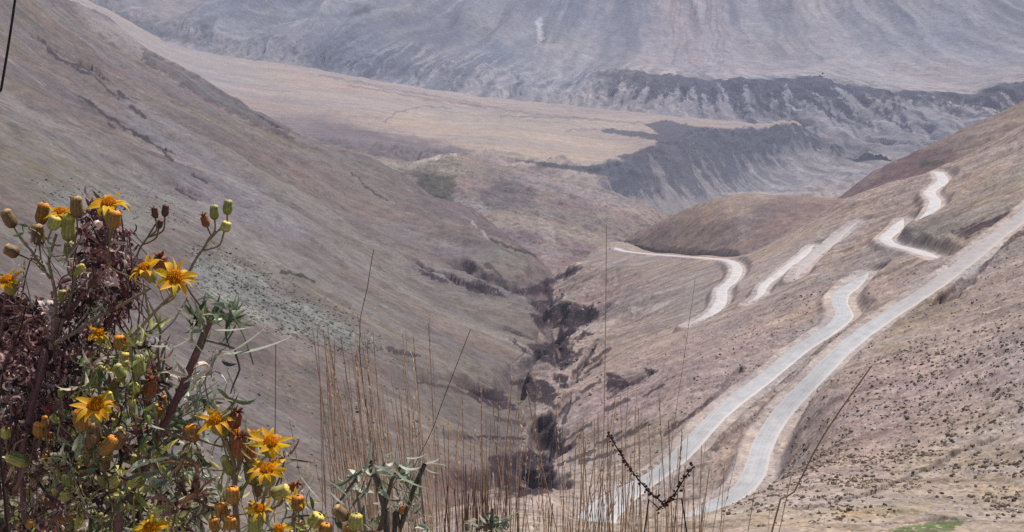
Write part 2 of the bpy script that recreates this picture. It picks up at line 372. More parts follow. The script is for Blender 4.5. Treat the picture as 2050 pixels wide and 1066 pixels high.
def build_slope(S, name, px0, px1, D0, D1, nc, nr, paint, mat, vbias=1.0, noise_fn=None):
    u0 = uq(px0, 700)[0]; u1 = uq(px1, 700)[0]
    u = np.linspace(u0, u1, nc); v = np.linspace(0, 1, nr); v = np.log(D0) + (math.log(D1) - math.log(D0)) * v ** vbias
    U, Vv = np.meshgrid(u, v); D = np.exp(Vv)
    Q = S.fast(U.ravel(), D.ravel()).reshape(U.shape)
    x = (U * D).ravel(); y = D.ravel().copy(); z = (Q * D).ravel()
    base = z.copy()
    z = z + noise_fn(x, y)
    rock = np.zeros(len(x)); pale = np.zeros(len(x)); flat = np.zeros(len(x))
    for P, hw, dep, thin in CARVE:
        idx, d, zz = near(x, y, P, hw * 2.2)
        if not len(idx): continue
        xx = x[idx]; yy = y[idx]; s = 1. / (hw * .8)
        dw = d * (1 + .5 * fbm(xx * s * .6, yy * s * .4, 2)) + hw * .16 * fbm(xx * s * .9, yy * s * .7, 2)
        lump = (.7 + .5 * perlin(xx * s * .35 + 9, yy * s * .35))
        f = ss(1 - dw / hw, 0, .4 if thin else .7) * np.clip(lump, .15, 1.2)
        dep = dep * 1.3; ribs = .16 * ridged(xx * s * .7, yy * s * .5, 2) * ss(1 - dw / (hw * 1.5), 0, .5)
        z[idx] -= dep * (f - ribs * .6)
        rock[idx] = np.maximum(rock[idx], (ss(f, .02, .3) * (1.0 if thin else (1 - .45 * ss(f, .85, 1)))) if dep > 0 else 0)
    for P, hw, dep, thin in CARVE:
        if thin and dep > 0 and hw > 1.4:
            idx, d, zz = near(x, y, P, hw * 1.5)
            if len(idx):
                xx = x[idx]; yy = y[idx]; m_ = (1 - ss(d * (1 + .6 * fbm(xx / hw, yy / hw, 2)), hw * .55, hw * .95)) * ss(perlin(xx / hw / 3 + 7, yy / hw / 3), -.6, -.25); rock[idx] = np.maximum(rock[idx], m_)
    for P, hw, tone in RD:
        idx, d, zz = near(x, y, P, hw + (46 if hw == 2.6 else 12))
        if not len(idx): continue
        if hw == 2.6: z[idx] = z[idx] + (base[idx] - z[idx]) * .92 * (1 - ss(d, hw + 10, hw + 45))
        xx = x[idx]; yy = y[idx]; dz = np.abs(z[idx] - zz)
        bl = 2.2 + .6 * fbm(xx / 7, yy / 7, 3) + dz * .35
        wgt = 1 - ss(d, hw + .9, hw + .9 + bl)
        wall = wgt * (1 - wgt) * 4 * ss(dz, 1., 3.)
        z[idx] = z[idx] + (zz - z[idx]) * wgt
        flat[idx] = np.maximum(flat[idx], 1 - ss(d, hw + .6, hw + 3.0 + 2 * fbm(xx / 9, yy / 9, 3)))
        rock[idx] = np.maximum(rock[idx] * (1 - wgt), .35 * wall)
    px, py = PX(x, y, z)
    C = paint(x, y, z, px, py)
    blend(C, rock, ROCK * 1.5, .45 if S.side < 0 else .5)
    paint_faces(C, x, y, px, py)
    blend(C, flat, DUST, .55)
    o = mesh_np(name, np.stack([x, y, z], 1), grid_faces(nr, nc), mat, C)
    o['kind'] = 'structure'
    return o, (x, y, z, px, py, rock, flat)

# --- left slope
def noise_left(x, y):
    a = np.clip(y / 600, .4, 2.)
    r1 = ridged((.52 * x + .85 * y) / 95, (.85 * x - .52 * y) / 330, 3)      # long folds running down the slope
    zig = 7 * np.exp(-((x - 20) / 70) ** 2) * perlin(x / 60 + 3.3, y / 62 + 1.7) * ss(y, 280, 380)
    return zig + a * (4.0 * fbm(x / 160, y / 260, 3) + 5.5 * r1 + .9 * fbm(x / 28, y / 40, 4, .55) + .22 * fbm(x / 5, y / 7, 3))
def paint_left(x, y, z, px, py):
    C = np.tile(np.array([.168, .134, .128]), (len(x), 1))
    n = fbm(x / 90, y / 200, 4); blend(C, ss(n, -.2, .6), OLIVE * 1.05, .6); blend(C, ss(-n, .1, .7), PURP, .45)
    M = lambda poly, c, k, soft=14, warp=18, seed=0: blend(C, poly_mask(px, py, poly, soft, warp, seed), c, k)
    C *= np.array([.76, .735, .70])
    M([(600, 320), (700, 345), (830, 430), (930, 540), (900, 560), (800, 520), (700, 430)], np.array([.20, .15, .145]), .35, 14, 18, 21)  # lighter fold of the slope, relief light painted into the soil colour
    M([(500, 330), (600, 360), (740, 470), (850, 560), (800, 570), (680, 500), (560, 420)], np.array([.10, .095, .08]), .45, 12, 18, 22)  # darker fold, its shade painted into the soil colour
    M([(480, 500), (640, 500), (800, 520), (880, 560), (760, 550), (600, 530)], np.array([.22, .20, .17]), .35, 8, 14, 23)  # pale fold edge, relief light painted in as colour
    M([(700, 560), (900, 590), (1060, 600), (1100, 700), (1100, 770), (950, 780), (800, 700)], np.array([.165, .140, .105]), .5, 20, 24, 24)
    M([(0, 560), (0, 1100), (500, 1100), (800, 1000), (1050, 850), (1100, 720), (900, 600), (700, 560), (600, 700), (350, 700), (150, 560)], np.array([.150, .124, .100]), .55, 40, 30)
    M([(560, 330), (760, 350), (900, 470), (1050, 600), (1100, 760), (900, 720), (700, 600), (560, 520), (420, 400)], BROWN * .9, .5, 40, 30, 3)
    M([(230, 180), (420, 290), (560, 410), (640, 470), (560, 480), (440, 420), (330, 330), (230, 230)], np.array([.20, .188, .195]), .5, 20, 24, 5)
    M([(0, 180), (120, 260), (300, 350), (480, 470), (640, 560), (560, 560), (330, 440), (150, 330), (0, 270)], np.array([.185, .175, .158]), .5, 14, 22, 8)
    M([(0, 290), (180, 340), (330, 430), (260, 470), (90, 420), (0, 380)], OLIVE * .8, .65, 18, 20, 11)
    M([(380, 500), (450, 510), (560, 590), (680, 650), (760, 690), (700, 700), (580, 670), (470, 620), (380, 560)], np.array([.225, .24, .205]), .7, 14, 18, 2)
    M([(90, 370), (250, 390), (330, 450), (260, 480), (100, 450)], np.array([.22, .235, .20]), .5, 14, 20, 4)
    M([(150, 0), (240, 50), (430, 180), (580, 268), (500, 250), (330, 150), (180, 60)], PALE * .75, .6, 8, 8, 6)
    M([(285, 96), (330, 118), (420, 166), (500, 213), (575, 256), (590, 282), (500, 247), (425, 208), (350, 162), (290, 126)], np.array([.045, .034, .034]), .85, 3, 7, 6)
    M([(560, 530), (620, 545), (640, 570), (600, 570)], SCRUB * 1.6, .6, 6, 10, 6)
    M([(0, 880), (400, 950), (800, 900), (900, 1010), (850, 1100), (0, 1100)], TAN * .8, .35, 40, 30, 6)
    M([(800, 940), (900, 930), (1120, 930), (1110, 1000), (900, 1010)], np.array([.15, .095, .085]), .7, 12, 14, 6)
    e1 = .52 * x + .85 * y; e2 = .85 * x - .52 * y; wv = 6 * fbm(x / 60, y / 60, 2)
    st = fbm((e1 + wv) / 16, e2 / 150, 4, .6); blend(C, ss(st, .05, .7), np.array([.24, .225, .21]), .3); blend(C, ss(-st, .1, .7), np.array([.115, .098, .092]), .3)
    st = fbm((e1 + wv) / 60 + 7, e2 / 400, 3); blend(C, ss(st, .1, .7), np.array([.205, .195, .185]), .35); blend(C, ss(-st, .1, .6), PURP * .7, .35)
    st = fbm(x / 11, y / 17, 5, .65); blend(C, ss(st, .15, .8), np.array([.19, .175, .155]), .3); blend(C, ss(-st, .15, .8), np.array([.085, .08, .07]), .45)
    for pts, w_ in [([(88, 88), (108, 108), (125, 122), (145, 128), (165, 132), (188, 152)], 6), ([(125, 122), (160, 142), (185, 150), (215, 178), (240, 200)], 3.5), ([(238, 185), (255, 198)], 7), ([(262, 215), (290, 235)], 8), ([(158, 192), (178, 206), (210, 230), (250, 256), (285, 275), (310, 290), (345, 320)], 5.5),
                    ([(215, 248), (232, 260)], 4), ([(388, 352), (412, 366)], 5), ([(355, 378), (395, 402)], 4), ([(75, 75), (90, 85)], 2.5), ([(705, 345), (745, 385), (780, 405)], 3), ([(940, 443), (980, 480)], 0.01), ([(985, 480), (1020, 495), (1075, 512)], 6), ([(790, 705), (830, 712)], 5), ([(565, 545), (600, 550), (630, 565)], 5)]:
        blend(C, line_mask(px, py, pts, w_), np.array([.04, .03, .03]), .9)
    blend(C, line_mask(px, py, [(942, 443), (960, 460), (980, 480)], 3.5), PALE * 1.0, .6); blend(C, line_mask(px, py, [(240, 60), (330, 105), (420, 160), (500, 210)], 9, 3), PALE * .8, .35)
    # speckled shrubs on the pale green fan
    sp = fbm(x / 3.0, y / 4.5, 2); fan = poly_mask(px, py, [(360, 480), (470, 500), (700, 640), (760, 700), (560, 680), (380, 580)], 20, 20)
    blend(C, ss(sp, .28, .5) * fan, SCRUB, .75)
    sp2 = fbm(x / 4 + 40, y / 6, 3); blend(C, ss(sp2, .42, .7) * ss(400 - y, -250, 150), SCRUB * 1.3, .5)
    return C
m_left = terrain_mat('left_hillside_soil', 45, 7, 1.4, .16, speck=(2.6, .75, (.07, .065, .045)), pale=(3.3, .5, (.42, .39, .34)), stretch=(.7, 1, 1), rot=.55)
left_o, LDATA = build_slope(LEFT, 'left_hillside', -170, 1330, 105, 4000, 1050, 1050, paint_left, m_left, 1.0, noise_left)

# --- right slope
def noise_right(x, y):
    a = np.clip(y / 500, .35, 1.6)
    r1 = ridged((.4 * x + .9 * y) / 46, (.9 * x - .4 * y) / 130, 3)
    zig = -7 * np.exp(-((x - 20) / 60) ** 2) * perlin(x / 55 + 1.3, y / 58 + 9.7) * ss(y, 330, 420)
    return zig + a * (1.6 * fbm(x / 90, y / 120, 3) + 1.5 * r1 + .9 * fbm(x / 17, y / 24, 4, .6)) + .22 * fbm(x / 3, y / 4, 3) + .08 * fbm(x / .9, y / 1.2, 2)
def paint_right(x, y, z, px, py):
    C = np.tile(np.array([.39, .298, .236]), (len(x), 1))
    n = fbm(x / 45, y / 70, 4); blend(C, ss(n, -.1, .6), PINK * .92, .6); blend(C, ss(-n, .0, .7), BROWN * 1.5, .5)
    M = lambda poly, c, k, soft=14, warp=18, seed=0: blend(C, poly_mask(px, py, poly, soft, warp, seed), c, k)
    M([(990, 640), (1060, 640), (1085, 720), (1072, 820), (1085, 900), (1060, 1000), (980, 1000)], np.array([.15, .12, .098]), .85, 14, 26, 2)
    M([(1090, 740), (1200, 780), (1190, 900), (1110, 960), (1090, 880)], np.array([.30, .21, .19]), .5, 20, 26, 2)
    M([(1480, 500), (1700, 400), (2050, 250), (2200, 300), (2050, 480), (1900, 560), (1700, 560), (1500, 640)], np.array([.30, .235, .19]), .6, 25, 20, 1)
    M([(1850, 440), (2050, 330), (2050, 430), (1900, 500), (1800, 470)], OLIVE * 1.35, .5, 18, 20, 2)
    M([(1240, 490), (1480, 525), (1460, 600), (1380, 660), (1200, 690), (1120, 620), (1130, 560)], np.array([.255, .205, .175]), .75, 12, 14, 3)
    M([(1150, 580), (1290, 550), (1340, 580), (1200, 640)], PURP * 1.15, .5, 16, 16, 3)
    M([(1140, 760), (1300, 700), (1500, 640), (1560, 700), (1400, 840), (1250, 900), (1120, 920)], PINK, .6, 20, 24, 4)
    M([(1180, 790), (1300, 770), (1330, 820), (1180, 850)], np.array([.37, .26, .245]), .7, 14, 16, 4)
    M([(1150, 860), (1400, 830), (1330, 930), (1150, 960)], np.array([.29, .235, .165]), .6, 20, 20, 4)
    M([(1600, 780), (1750, 720), (2050, 700), (2050, 900), (1750, 900)], PURP * 1.5, .35, 40, 40, 5)
    M([(1700, 640), (1860, 560), (1960, 600), (1800, 720)], np.array([.28, .22, .13]), .5, 20, 26, 6)
    M([(1850, 850), (2050, 780), (2050, 1000), (1700, 1010)], np.array([.31, .25, .155]), .55, 40, 40, 7)
    M([(1000, 1030), (1500, 1010), (2050, 990), (2050, 1100), (1000, 1100)], np.array([.36, .285, .19]), .6, 14, 10, 8)
    M([(1900, 1000), (2050, 1015), (2050, 1100), (1900, 1100), (1930, 1050)], np.array([.38, .31, .235]), .8, 6, 6, 8)
    M([(1780, 1062), (1850, 1048), (1935, 1040), (1915, 1056), (1880, 1080), (1780, 1080)], np.array([.09, .13, .035]), .9, 3, 6, 9)
    M([(1660, 1025), (1860, 1010), (1850, 1030), (1700, 1040)], np.array([.40, .28, .09]), .5, 8, 10, 9)
    M([(1900, 465), (2050, 412), (2045, 425), (1935, 478)], np.array([.045, .026, .034]), .95, 3, 4, 10)  # shaded cut bank above the road, shade painted as a dark patch
    M([(1547, 872), (1562, 888), (1572, 945), (1552, 955)], np.array([.075, .035, .036]), .95, 2, 2, 10)  # shadow on the cut bank beside the near road, painted in
    M([(1430, 862), (1520, 770), (1600, 705), (1690, 655), (1700, 668), (1600, 735), (1500, 830), (1420, 910)], np.array([.15, .12, .09]), .55, 6, 10, 10)
    M([(1480, 560), (1740, 430), (1700, 500), (1600, 560), (1500, 620)], PALE * .85, .55, 10, 10, 3)
    M([(1375, 560), (1480, 525), (1475, 600), (1400, 665), (1360, 660)], PALE * .8, .5, 8, 10, 3)
    M([(1260, 618), (1350, 600), (1330, 622), (1270, 636)], PALE, .8, 3, 5, 3); M([(1150, 655), (1240, 638), (1215, 662), (1140, 672)], PALE, .8, 3, 5, 3)
    M([(1720, 480), (1790, 440), (1960, 400), (1900, 500), (1780, 520)], BROWN * .8, .35, 10, 14, 3)
    M([(1830, 345), (1915, 332), (1905, 342), (1835, 356)], PINK * 1.2, .8, 2, 3, 3)
    M([(1190, 920), (1330, 900), (1400, 870), (1340, 930), (1250, 960)], np.array([.30, .20, .17]), .4, 14, 16, 11)
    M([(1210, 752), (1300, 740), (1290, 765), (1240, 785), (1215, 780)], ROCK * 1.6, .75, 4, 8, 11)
    st = fbm((.4 * x + .9 * y + 3 * fbm(x / 25, y / 25, 2)) / 5, (.9 * x - .4 * y) / 34, 4, .6); blend(C, ss(st, .1, .7), PALE * .95, .5); blend(C, ss(-st, .12, .7), np.array([.15, .115, .09]), .5)
    sp = fbm(x / 1.6, y / 2.4, 2); blend(C, ss(sp, .35, .6) * ss(fbm(x / 20, y / 20, 2), -.3, .4), SCRUB * 1.4, .55)
    sp = fbm(x / .8 + 50, y / 1.3, 2); blend(C, ss(sp, .45, .65) * ss(420 - y, -100, 150), PALE * 1.2, .6)
    return C
m_right = terrain_mat('right_hillside_soil', 25, 4.5, .8, .17, speck=(1.7, .8, (.075, .062, .04)), pale=(1.9, .7, (.5, .46, .42)), stretch=(.8, 1, 1), rot=.4)
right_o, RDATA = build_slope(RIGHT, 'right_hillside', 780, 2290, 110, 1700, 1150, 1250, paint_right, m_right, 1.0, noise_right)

# ------------------------------------------------------------------ lofted far ground
def loft(name, lines, ts, px0, px1, nc, nr, paint, mat, noise_fn, blendk=None):
    """lines: near to far, each a list of (px, py, distance)"""
    pxs = np.linspace(px0, px1, nc); rows = []
    for Ln in lines:
        A = np.array(Ln, float); py = np.interp(pxs, A[:, 0], A[:, 1]); D = np.interp(pxs, A[:, 0], A[:, 2])
        k = np.hanning(13); k /= k.sum(); ext = lambda a: np.convolve(np.pad(a, 6, 'edge'), k, 'valid')
        py = ext(py); D = ext(D); u, q = uq(pxs, py); rows.append(np.stack([u * D, D, q * D], 1))
    R = np.array(rows); tt = np.array(ts, float); t = np.linspace(0, tt[-1], nr); out = np.empty((nr, nc, 3))
    # monotone-ish cubic between lines
    T = np.zeros_like(R); T[1:-1] = (R[2:] - R[:-2]) / (tt[2:] - tt[:-2])[:, None, None]; T[0] = (R[1] - R[0]) / (tt[1] - tt[0]); T[-1] = (R[-1] - R[-2]) / (tt[-1] - tt[-2])
    T[:, :, 2] *= .6
    k = np.clip(np.searchsorted(tt, t, 'right') - 1, 0, len(tt) - 2); h = (tt[k + 1] - tt[k]); s = (t - tt[k]) / h
    h00 = 2 * s ** 3 - 3 * s ** 2 + 1; h10 = s ** 3 - 2 * s ** 2 + s; h01 = -2 * s ** 3 + 3 * s ** 2; h11 = s ** 3 - s ** 2
    out = h00[:, None, None] * R[k] + (h10 * h)[:, None, None] * T[k] + h01[:, None, None] * R[k + 1] + (h11 * h)[:, None, None] * T[k + 1]
    x = out[..., 0].ravel(); y = out[..., 1].ravel(); z = out[..., 2].ravel(); tv = np.repeat(t, nc)
    z = z + noise_fn(x, y, tv); px, py = PX(x, y, z)
    C = paint(x, y, z, px, py, tv)
    o = mesh_np(name, np.stack([x, y, z], 1), grid_faces(nr, nc), mat, C); o['kind'] = 'structure'; return o

# --- far mountain
BASE = [(-400, -60, 4300), (0, -20, 4300), (150, 20, 4300), (350, 100, 4200), (450, 122, 4150), (600, 142, 4100), (760, 172, 4050), (950, 202, 4000), (1100, 217, 3900), (1300, 238, 3750), (1560, 268, 3600), (1650, 305, 3450), (1760, 326, 3350), (1900, 330, 3300), (2400, 350, 3250)]
TOPC = [(-400, -110, 4500), (0, -60, 4450), (350, 50, 4350), (600, 95, 4250), (950, 150, 4200), (1140, 165, 4150), (1200, 152, 4120), (1260, 146, 4050), (1400, 162, 3950), (1500, 166, 3880), (1640, 163, 3800), (1780, 190, 3650), (1950, 197, 3560), (2000, 176, 3560), (2100, 160, 3560), (2400, 120, 3560)]
BACK = [(-400, -160, 4800), (0, -110, 4750), (350, 0, 4650), (600, 40, 4550), (950, 100, 4500), (1140, 115, 4500), (1260, 100, 4550), (1400, 112, 4500), (1640, 115, 4450), (1780, 138, 4300), (1950, 140, 4200), (2400, 60, 4200)]
def HZ(py, D): return [(-400, py, D), (2400, py, D)]
def flute(x, y):
    p = CX + F * x / y; k = np.interp(p, [200, 900, 1250, 1500, 2000], [.50, .42, .2, 0, -.35]); return x - k * (y - 4300)
def noise_mtn(x, y, t):
    up = ss(t, 1.6, 3.2); cl = np.exp(-((t - .5) / .33) ** 2)
    left = ss(1000 - 1.0 * (x / y * F + CX), -300, 300)
    warp = 60 * fbm(x / 400, y / 400, 2)
    s_ = flute(x, y); r = ridged((s_ + warp) / 330, y / 2200, 3, .45)
    ribs = ridged((s_ + 14 * fbm(x / 60, y / 60, 2)) / 42, y / 260, 3, .55)
    return (14 + 115 * np.maximum(up, left * ss(t, .3, 1.5))) * (r - .2) + cl * 24 * ribs * ss(t, .1, .4) + 5 * fbm(s_ / 70, y / 300, 3, .5) * (.4 + up)
def paint_mtn(x, y, z, px, py, t):
    C = np.tile(np.array([.225, .208, .205]), (len(x), 1))
    M = lambda poly, c, k, soft=14, warp=18, seed=0: blend(C, poly_mask(px, py, poly, soft, warp, seed), c, k)
    s_ = flute(x, y) + 18 * fbm(x / 220, y / 220, 2)
    r = fbm(s_ / 130, y / 1300, 4, .5); blend(C, ss(r, .02, .55), np.array([.34, .305, .29]), .75); blend(C, ss(-r, .02, .5), np.array([.105, .115, .135]), .65)
    r = fbm(s_ / 330 + 2, y / 1500, 3); blend(C, ss(r, .0, .5), np.array([.36, .33, .32]), .5); blend(C, ss(-r, .0, .5), np.array([.10, .115, .14]), .55)
    r = ridged(s_ / 120 + 3, y / 1100, 3); blend(C, ss(r, .62, .85) * ss(-fbm(x / 200, y / 200, 2), -.4, .3), np.array([.40, .37, .35]), .55)  # pale ridge lines painted to make up for weak relief shading
    r = fbm(s_ / 36 + 9, y / 700, 3, .5); blend(C, ss(r, .1, .6), np.array([.38, .35, .34]), .5); blend(C, ss(-r, .1, .6), np.array([.10, .105, .12]), .45)
    M([(450, 0), (700, -40), (1300, -40), (1330, 60), (1250, 130), (1150, 200), (900, 190), (600, 130), (430, 60), (230, 20), (300, -20)], np.array([.17, .185, .21]), .45, 30, 40, 1)
    M([(620, 60), (900, 20), (1000, 60), (800, 160), (640, 130)], np.array([.07, .09, .115]), .55, 30, 30, 2)
    M([(600, 130), (640, 70), (700, 60), (680, 140)], np.array([.06, .075, .1]), .55, 12, 20, 2)
    M([(730, 10), (700, 40), (745, 22)], SLATE * .5, .8, 4, 10, 2)
    M([(390, 30), (440, 35), (430, 85), (400, 80)], SLATE * .6, .6, 6, 14, 2)
    M([(1240, 20), (1330, 20), (1310, 60), (1280, 130), (1200, 180), (1180, 140)], np.array([.15, .16, .18]), .45, 14, 20, 2)
    M([(230, 20), (330, 62), (400, 80), (440, 95), (330, 78), (250, 45)], SLATE * .8, .8, 5, 10, 3)
    M([(270, -20), (420, -20), (360, 60), (320, 45)], np.array([.23, .195, .18]), .6, 16, 12, 3)
    # apron of the fan, pale
    M([(1255, 150), (1300, 60), (1315, -20), (1420, -20), (1480, 60), (1560, 120), (1640, 140), (1640, 160), (1500, 168), (1400, 162)], np.array([.33, .285, .275]), .65, 16, 14, 4)
    M([(1560, 160), (1680, 110), (1800, 135), (1960, 185), (1950, 199), (1780, 192), (1640, 165)], np.array([.34, .295, .27]), .75, 6, 10, 4)
    ln = poly_mask(px, py, [(1330, -20), (1440, -20), (1470, 130), (1340, 130)], 14, 10) * ss(fbm(s_ / 14, y / 500, 3), .15, .5); blend(C, ln, np.array([.16, .12, .12]), .6)
    M([(1500, 0), (2050, 0), (2050, 160), (1850, 130), (1640, 100)], np.array([.22, .22, .23]), .5, 30, 30, 5)
    M([(1650, 100), (1900, 90), (2050, 130), (2050, 180), (1960, 195), (1780, 180)], np.array([.33, .29, .27]), .6, 16, 24, 6)
    M([(1330, -20), (1370, -20), (1400, 60), (1420, 120), (1390, 130), (1350, 70)], np.array([.28, .21, .19]), .4, 6, 20, 6)
    # dark cliff band then pale eroded ribs reaching up into it
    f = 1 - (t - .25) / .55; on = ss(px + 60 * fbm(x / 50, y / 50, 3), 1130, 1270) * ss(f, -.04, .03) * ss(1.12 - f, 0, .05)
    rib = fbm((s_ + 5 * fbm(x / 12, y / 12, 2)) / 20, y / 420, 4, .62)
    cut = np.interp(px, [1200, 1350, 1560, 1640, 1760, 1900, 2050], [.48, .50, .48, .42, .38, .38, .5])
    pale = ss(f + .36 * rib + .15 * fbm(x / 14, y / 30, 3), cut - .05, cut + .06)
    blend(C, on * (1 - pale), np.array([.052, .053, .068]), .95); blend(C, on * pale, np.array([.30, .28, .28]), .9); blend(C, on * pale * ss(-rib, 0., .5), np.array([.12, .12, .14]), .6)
    offl = (1 - on) * ss(t, .1, .3) * ss(1.4 - t, 0, .5) * ss(px, 500, 900); blend(C, offl * ss(rib, .05, .4), np.array([.38, .355, .35]), .6); blend(C, offl * ss(-rib, .1, .5), np.array([.12, .125, .145]), .5)
    M([(1500, 166), (1540, 168), (1535, 232), (1510, 228)], np.array([.05, .05, .065]), .7, 6, 8, 7)
    M([(1560, 262), (1700, 262), (1850, 268), (1880, 300), (1760, 328), (1640, 300)], np.array([.25, .22, .205]), .7, 8, 8, 7)
    M([(1072, 40), (1086, 35), (1088, 80), (1076, 90)], np.array([.5, .5, .5]), .8, 3, 6, 7)
    M([(1070, 85), (1130, 88), (1130, 100), (1060, 96)], np.array([.3, .28, .26]), .7, 4, 8, 7)
    blend(C, ss(fbm(x / 25, y / 60, 4, .65), .2, .8), np.array([.13, .13, .14]), .4)
    return C
m_mtn = terrain_mat('mountain_rock', 180, 40, 14, .12, stretch=(1, .6, 1), rot=.3, bump=1.6)
loft('far_mountain', [[(p, y + 30, D - 150) for p, y, D in BASE], BASE, TOPC, BACK, HZ(-150, 5600), HZ(-450, 6500), HZ(-620, 7400), HZ(-420, 8800), HZ(-100, 11500)], [0, .25, .8, 1.6, 3.2, 4.4, 5.2, 5.8, 6.4],
     -300, 2350, 1250, 760, paint_mtn, m_mtn, noise_mtn)

# --- plateau (river terrace) between the mountain and the valley
def noise_plat(x, y, t):
    edge = np.exp(-((t - .95) / .35) ** 2); ribs = ridged((x - .5 * y + 14 * fbm(x / 50, y / 50, 2)) / 55, (y + .5 * x) / 300, 4, .55)
    return edge * 20 * ribs * ss(1.22 - t, 0, .2) * ss(t, 0, .3) + (2 + 3 * ss(1.2 - t, 0, .3)) * fbm(x / 60, y / 120, 4) + 5 * fbm(x / 300, y / 400, 2) * ss(t, 1.1, 1.5) * ss(2.0 - t, .0, .3)
PA = [(-100, 600, 2000), (400, 440, 2100), (700, 480, 2100), (1000, 500, 2150), (1200, 490, 2300), (1340, 446, 2500), (1500, 400, 2850), (1620, 350, 3100), (1760, 330, 3250), (2200, 360, 3250)]
PB = [(-100, 120, 2900), (200, 120, 2800), (400, 235, 2700), (560, 285, 2550), (700, 296, 2500), (850, 314, 2500), (1010, 320, 2520), (1170, 340, 2560), (1240, 330, 2650), (1320, 296, 2850), (1400, 270, 3050), (1590, 254, 3300), (1660, 300, 3320), (1760, 322, 3330), (2200, 345, 3300)]
PC = [(-100, -60, 3900), (130, -20, 3900), (230, 28, 3900), (340, 92, 4000), (450, 114, 4150), (600, 134, 4080), (760, 164, 4030), (950, 194, 3980), (1100, 209, 3880), (1300, 230, 3730), (1560, 252, 3560), (1600, 262, 3450), (1660, 296, 3420), (1760, 320, 3370), (2200, 343, 3320)]
def paint_plat(x, y, z, px, py, t):
    C = np.tile(np.array([.335, .268, .222]), (len(x), 1))
    M = lambda poly, c, k, soft=10, warp=14, seed=0: blend(C, poly_mask(px, py, poly, soft, warp, seed), c, k)
    st = fbm(x / 260, y / 60, 4); blend(C, ss(st, 0, .7), np.array([.27, .20, .175]), .55); blend(C, ss(-st, .1, .7), np.array([.36, .30, .24]), .5)
    M([(150, -20), (240, 30), (420, 105), (560, 160), (420, 180), (230, 60)], np.array([.27, .25, .225]), .7, 12, 16, 1)
    M([(540, 240), (620, 228), (760, 262), (870, 285), (960, 300), (900, 335), (700, 330), (580, 300), (530, 265)], np.array([.115, .09, .095]), .8, 12, 14, 2)
    M([(450, 190), (560, 200), (760, 240), (640, 250), (560, 270)], np.array([.25, .20, .175]), .5, 14, 14, 2)
    M([(870, 225), (980, 225), (1180, 235), (1100, 260), (900, 265)], np.array([.24, .20, .17]), .6, 14, 16, 3)
    M([(760, 240), (800, 222), (1000, 228), (1330, 245), (1310, 262), (1130, 262), (1300, 300), (1220, 325), (1040, 320), (900, 290)], np.array([.40, .32, .235]), .6, 6, 8, 3)
    for pts in [[(770, 245), (790, 225), (850, 215), (900, 216)], [(1000, 232), (1130, 236), (1300, 248)], [(640, 150), (800, 182), (960, 208)], [(700, 172), (900, 205), (1100, 232), (1200, 240)], [(1130, 262), (1180, 258), (1240, 262)]]: blend(C, line_mask(px, py, pts, 3, 2), np.array([.17, .13, .13]), .6)  # terrace steps: their shading painted as thin dark lines
    # dark edge of the terrace
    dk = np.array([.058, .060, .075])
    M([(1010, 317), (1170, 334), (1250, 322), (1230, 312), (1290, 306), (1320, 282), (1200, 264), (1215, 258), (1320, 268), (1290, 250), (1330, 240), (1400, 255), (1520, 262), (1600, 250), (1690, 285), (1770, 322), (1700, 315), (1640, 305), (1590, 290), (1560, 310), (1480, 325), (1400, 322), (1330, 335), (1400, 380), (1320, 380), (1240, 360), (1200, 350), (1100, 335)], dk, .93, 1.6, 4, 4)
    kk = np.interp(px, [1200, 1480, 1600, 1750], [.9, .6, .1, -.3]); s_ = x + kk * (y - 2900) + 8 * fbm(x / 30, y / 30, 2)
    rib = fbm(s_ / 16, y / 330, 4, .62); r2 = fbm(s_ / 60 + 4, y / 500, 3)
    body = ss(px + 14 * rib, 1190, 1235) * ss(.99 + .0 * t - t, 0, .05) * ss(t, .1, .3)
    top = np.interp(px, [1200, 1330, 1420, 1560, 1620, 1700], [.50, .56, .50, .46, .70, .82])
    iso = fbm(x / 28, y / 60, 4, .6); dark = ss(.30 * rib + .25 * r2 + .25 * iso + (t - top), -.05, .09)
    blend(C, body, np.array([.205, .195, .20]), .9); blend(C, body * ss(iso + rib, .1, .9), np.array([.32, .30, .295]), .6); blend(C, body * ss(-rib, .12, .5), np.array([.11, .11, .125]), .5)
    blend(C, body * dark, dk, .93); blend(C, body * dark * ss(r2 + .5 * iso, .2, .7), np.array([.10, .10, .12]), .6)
    M([(1500, 330), (1770, 320), (1770, 410), (1490, 400)], np.array([.225, .205, .20]), .5, 16, 14, 5)
    blend(C, poly_mask(px, py, [(1480, 310), (1770, 310), (1770, 410), (1470, 410)], 10, 10) * ss(fbm(s_ / 14 + 3, y / 140, 4), .08, .4), np.array([.34, .31, .30]), .7)
    blend(C, poly_mask(px, py, [(1480, 310), (1770, 310), (1770, 410), (1470, 410)], 10, 10) * ss(-fbm(s_ / 20 + 8, y / 110, 4), .12, .4), np.array([.10, .095, .105]), .6)
    M([(1240, 400), (1330, 400), (1500, 385), (1490, 395), (1345, 445), (1280, 420)], np.array([.2, .185, .18]), .6, 10, 12, 5)
    M([(1440, 388), (1500, 385), (1560, 384), (1640, 388), (1500, 397)], PALE, .6, 3, 5, 6)
    return C
m_plat = terrain_mat('terrace_soil', 120, 25, 6, .12, stretch=(.3, 1, 1), rot=.2, bump=.8)
loft('river_terrace', [[(a, b + 70, c * .8) for a, b, c in PA], PA, PB, [(a, b - 4, c + 60) for a, b, c in PB], PC, [(a, b + 6, c + 200) for a, b, c in PC], [(a, b + 40, c + 500) for a, b, c in PC]], [-.0, .3, 1, 1.15, 2, 2.2, 2.4], -100, 2150, 1100, 420, paint_plat, m_plat, noise_plat)

